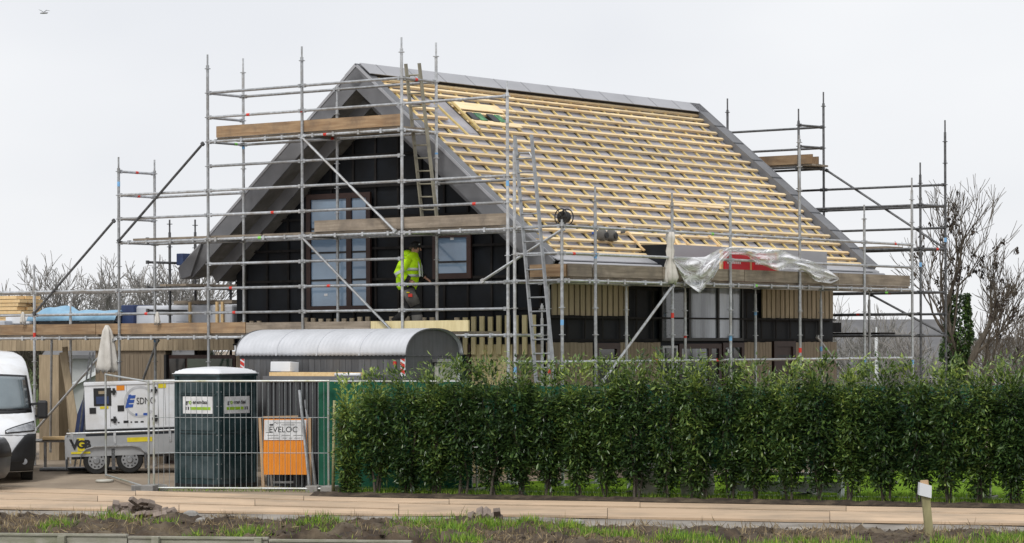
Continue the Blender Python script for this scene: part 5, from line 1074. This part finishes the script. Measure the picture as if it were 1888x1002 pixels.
for a in range(6): c_, s_ = math.cos(a * math.pi / 3), math.sin(a * math.pi / 3); MB().tube((-.09, .03 * c_, .17 + .03 * s_), (-.09, .155 * c_, .17 + .155 * s_), .010, 6).build('spoke', 'black_plastic', rl_)
p = onroof(1118, 447)
for i, dx in enumerate((-.16, .16)):
    t = thing('tool_pouch', ('left', 'right')[i] + ' of two dark tool pouches lying on the lowest battens', 'tool pouch', W(p.x + dx, p.y, roofz(p.y) + .03), ANG, 'tool pouches on the roof')
    MB().loft([ell((0, 0, z), a, b, 12) for z, a, b in ((0, .10, .13), (.08, .13, .14), (.16, .12, .11), (.22, .07, .06))]).build('pouch', 'work_grey', t, smooth=True); MB().tube((-.02, -.12, .1), (-.02, -.15, .1), .06, 12).build('tape_ring', 'black_plastic', t)
for i, (x, y, m_) in enumerate(((1093, 436, 'logo_blue'), (1130, 436, 'anthracite'), (1146, 434, 'galv_dark'))):
    p = onroof(x, y); o = MB().beam((0, 0, 0), (.16, .04, .02), .05, .05).build('hand_tool', m_, None, bevel=.01, loc=W(p.x, p.y, roofz(p.y) + .06)); o.rotation_euler = (0, 0, ANG); tag(o, ('blue hand tool beside the tool pouches', 'dark hand tool above the tool pouches', 'grey hand tool right of the tool pouches')[i], 'tool')
p = onroof(1000, 448); o = MB().box(0, .35, 0, .12, 0, .05).build('wood_offcut', 'new_wood', None, loc=W(p.x - .2, p.y, roofz(p.y) + .03)); o.rotation_euler = (0, 0, ANG); tag(o, 'short wood offcut on the battens by the near verge', 'offcut')
# ---- white things behind the hedge
c_ = HA + HD * 8.0 + HN * .72; t = thing('garden_bench', 'low white bench glimpsed through the hedge', 'bench', (c_.x, c_.y, .02), math.atan2(HD.y, HD.x))
MB().box(-1.0, 1.1, 0, .3, .42, .46).build('seat', 'white_plastic', t)
for x in (-.9, .0, 1.0): MB().box(x, x + .06, .02, .28, 0, .42).build('leg', 'white_plastic', t)
MB().box(-.9, 1.0, .26, .28, .12, .30).build('stretcher', 'white_plastic', t)
for i, (u_, h_) in enumerate(((5.7, .62), (6.55, .74))):
    c_ = HA + HD * u_ + HN * .62; o = MB().loft([ell((0, 0, z * h_), a, b * .6, 16, i) for z, a, b in ((0, .26, .24), (.3, .30, .28), (.7, .26, .22), (.95, .12, .1), (1, .03, .03))]).build('white_sack', 'off_white', None, smooth=True, loc=(c_.x, c_.y, .01)); tag(o, ('lower', 'taller')[i] + ' white sack glimpsed through the foot of the hedge', 'sack', 'white sacks behind the hedge')
# ---- loose paving bricks
mat('brick', (.26, .21, .175), (.17, .135, .115), 9, .9, vary=.25, bump=.4)
bme = MB().box(-.105, .105, -.05, .05, -.035, .035).build('paving_brick', 'brick', None, bevel=.006)
first = [bme]
def brick(px, py, z, rot, label, group):
    p = gnd(px, py, z + .07); o = first.pop() if first else None
    if o is None: o = bme.copy(); col.objects.link(o)
    o.location = p; o.rotation_euler = rot; tag(o, label, 'brick', group)
r_ = random.Random(4)
pile = [(212, 934, .10), (226, 936, .05), (240, 938, .04), (256, 938, .05), (270, 938, .05), (286, 938, .05), (300, 938, .05), (232, 928, .12), (246, 929, .13), (260, 928, .14), (274, 929, .13), (288, 930, .11), (216, 926, .17), (250, 922, .20), (266, 922, .21), (280, 925, .18), (205, 942, .05), (222, 946, .04), (238, 948, .04), (310, 940, .05), (318, 944, .04), (262, 945, .04), (282, 943, .06), (296, 946, .04)]
for x, y, z in pile: brick(x + r_.uniform(-3, 3), y + 4, z, (r_.uniform(-.7, .7), r_.uniform(-.6, .6), r_.uniform(0, 3.1)), 'grey-brown paving brick in the heap left of the toilet', 'bricks in the large heap')
pile2 = [(876, 950, .06), (892, 951, .05), (908, 951, .06), (884, 944, .12), (900, 944, .14), (915, 945, .12), (868, 953, .05), (922, 953, .05)]
for x, y, z in pile2: brick(x + r_.uniform(-3, 3), y + 2, z, (r_.uniform(-.7, .7), r_.uniform(-.6, .6), r_.uniform(0, 3.1)), 'grey-brown paving brick in the small heap before the hedge', 'bricks in the small heap')
for i, (x, y, s_, l) in enumerate(((372, 962, .10, 'pale stone on the bank below the toilet'), (352, 951, .13, 'flat grey stone right of the brick heap'), (1066, 966, .11, 'round pale stone on the bank before the hedge'), (702, 968, .05, 'tiny white stone on the bank'))):
    p = gnd(x, y, .08); o = MB().loft([ell((0, 0, z * s_), a * s_, b * s_, 10, i) for z, a, b in ((-.3, .6, .5), (0, 1, .8), (.4, .8, .7), (.6, .3, .3))]).build('stone', 'concrete' if i != 3 else 'white_plastic', None, smooth=False, loc=p); tag(o, l, 'stone')
p = gnd(193, 890, .06); o = MB().path([(.15 * math.cos(a), .15 * math.sin(a), .15 * math.cos(a) * .0 + .03) for a in np.linspace(0, 2 * math.pi, 25)], .028, 8).build('hose_ring', 'beige_metal', None, smooth=True, loc=p); tag(o, 'pale ring of hose on the sand before the trailer', 'hose')
# ---- marker stake and timber edging in front
p = at(1716, 1000, 37.9); o = thing('marker_stake', 'leaning wooden stake with a white wrapped top at the lower right', 'stake', (p.x, p.y, -.1))
MB().beam((0, 0, 0), (-.075, 0, .80), .105, .105, (0, 1, 0)).build('post', 'bamboo', o); MB().prism([(-.165, -.085, .735), (.0, -.085, .695), (.005, -.085, .86), (-.155, -.085, .905)], (0, .16, 0)).build('white_wrap', 'white_plastic', o); MB().beam((-.076, 0, .80), (-.086, 0, .93), .10, .10, (0, 1, 0)).build('post_top', 'raw_timber', o)
mat('grey_timber', (.42, .40, .34), (.29, .28, .23), 4, .85, stretch=(.5, 4, 4), bump=.3, dirt=(.22, .23, .15), dscale=2.5)
e0, e1 = at(-20, 985.5, 39.6), at(760, 1003, 38.5); dv_ = (e1 - e0); Lb = Vector((dv_.x, dv_.y)).length
ed = thing('timber_edging', 'low weathered timber edging along the bottom left corner', 'edging', (e0.x, e0.y, 0), math.atan2(dv_.y, dv_.x))
za, zb = e0.z, e1.z
for i in range(3):
    x0, x1 = Lb * i / 3 + .01, Lb * (i + 1) / 3 - .01; z = za + (zb - za) * (i + .5) / 3
    MB().box(x0, x1, 0, .05, z - .42, z).build('board', 'grey_timber', ed); MB().box(x0, x1, -.02, .08, z + .0005, z + .03).build('cap_board', 'grey_timber', ed)
for px_ in (112, 290, 482): q_ = at(px_, 990, 39.2); x = (q_.x - e0.x) / math.cos(math.atan2(dv_.y, dv_.x)); MB().box(x - .05, x + .05, -.10, -.021, -.35, za - .01).build('post', 'grey_timber', ed)
# ---- gull
p = at(80, 24, 120); b = thing('bird', 'lone gull gliding in the upper left sky', 'bird', p)
MB().path([(-.14, 0, -.02), (0, 0, 0), (.16, .02, .0), (.2, 0, .01)], [.02, .05, .035, .005], 8).build('body', 'zinc_light', b, smooth=True)
for s, pts in ((1, [(.02, 0, .02), (.12, .1, .13), (.26, .2, .10)]), (-1, [(.02, 0, .02), (-.12, .1, .12), (-.24, .2, .16)])): MB().loft([[Vector(q) + Vector((0, -.05 * f, 0)), Vector(q) + Vector((0, .06 * f, .004)), Vector(q) + Vector((0, .0, -.018 * f))] for q, f in zip(pts, (1.3, 1, .2))]).build('wing', 'zinc', b)
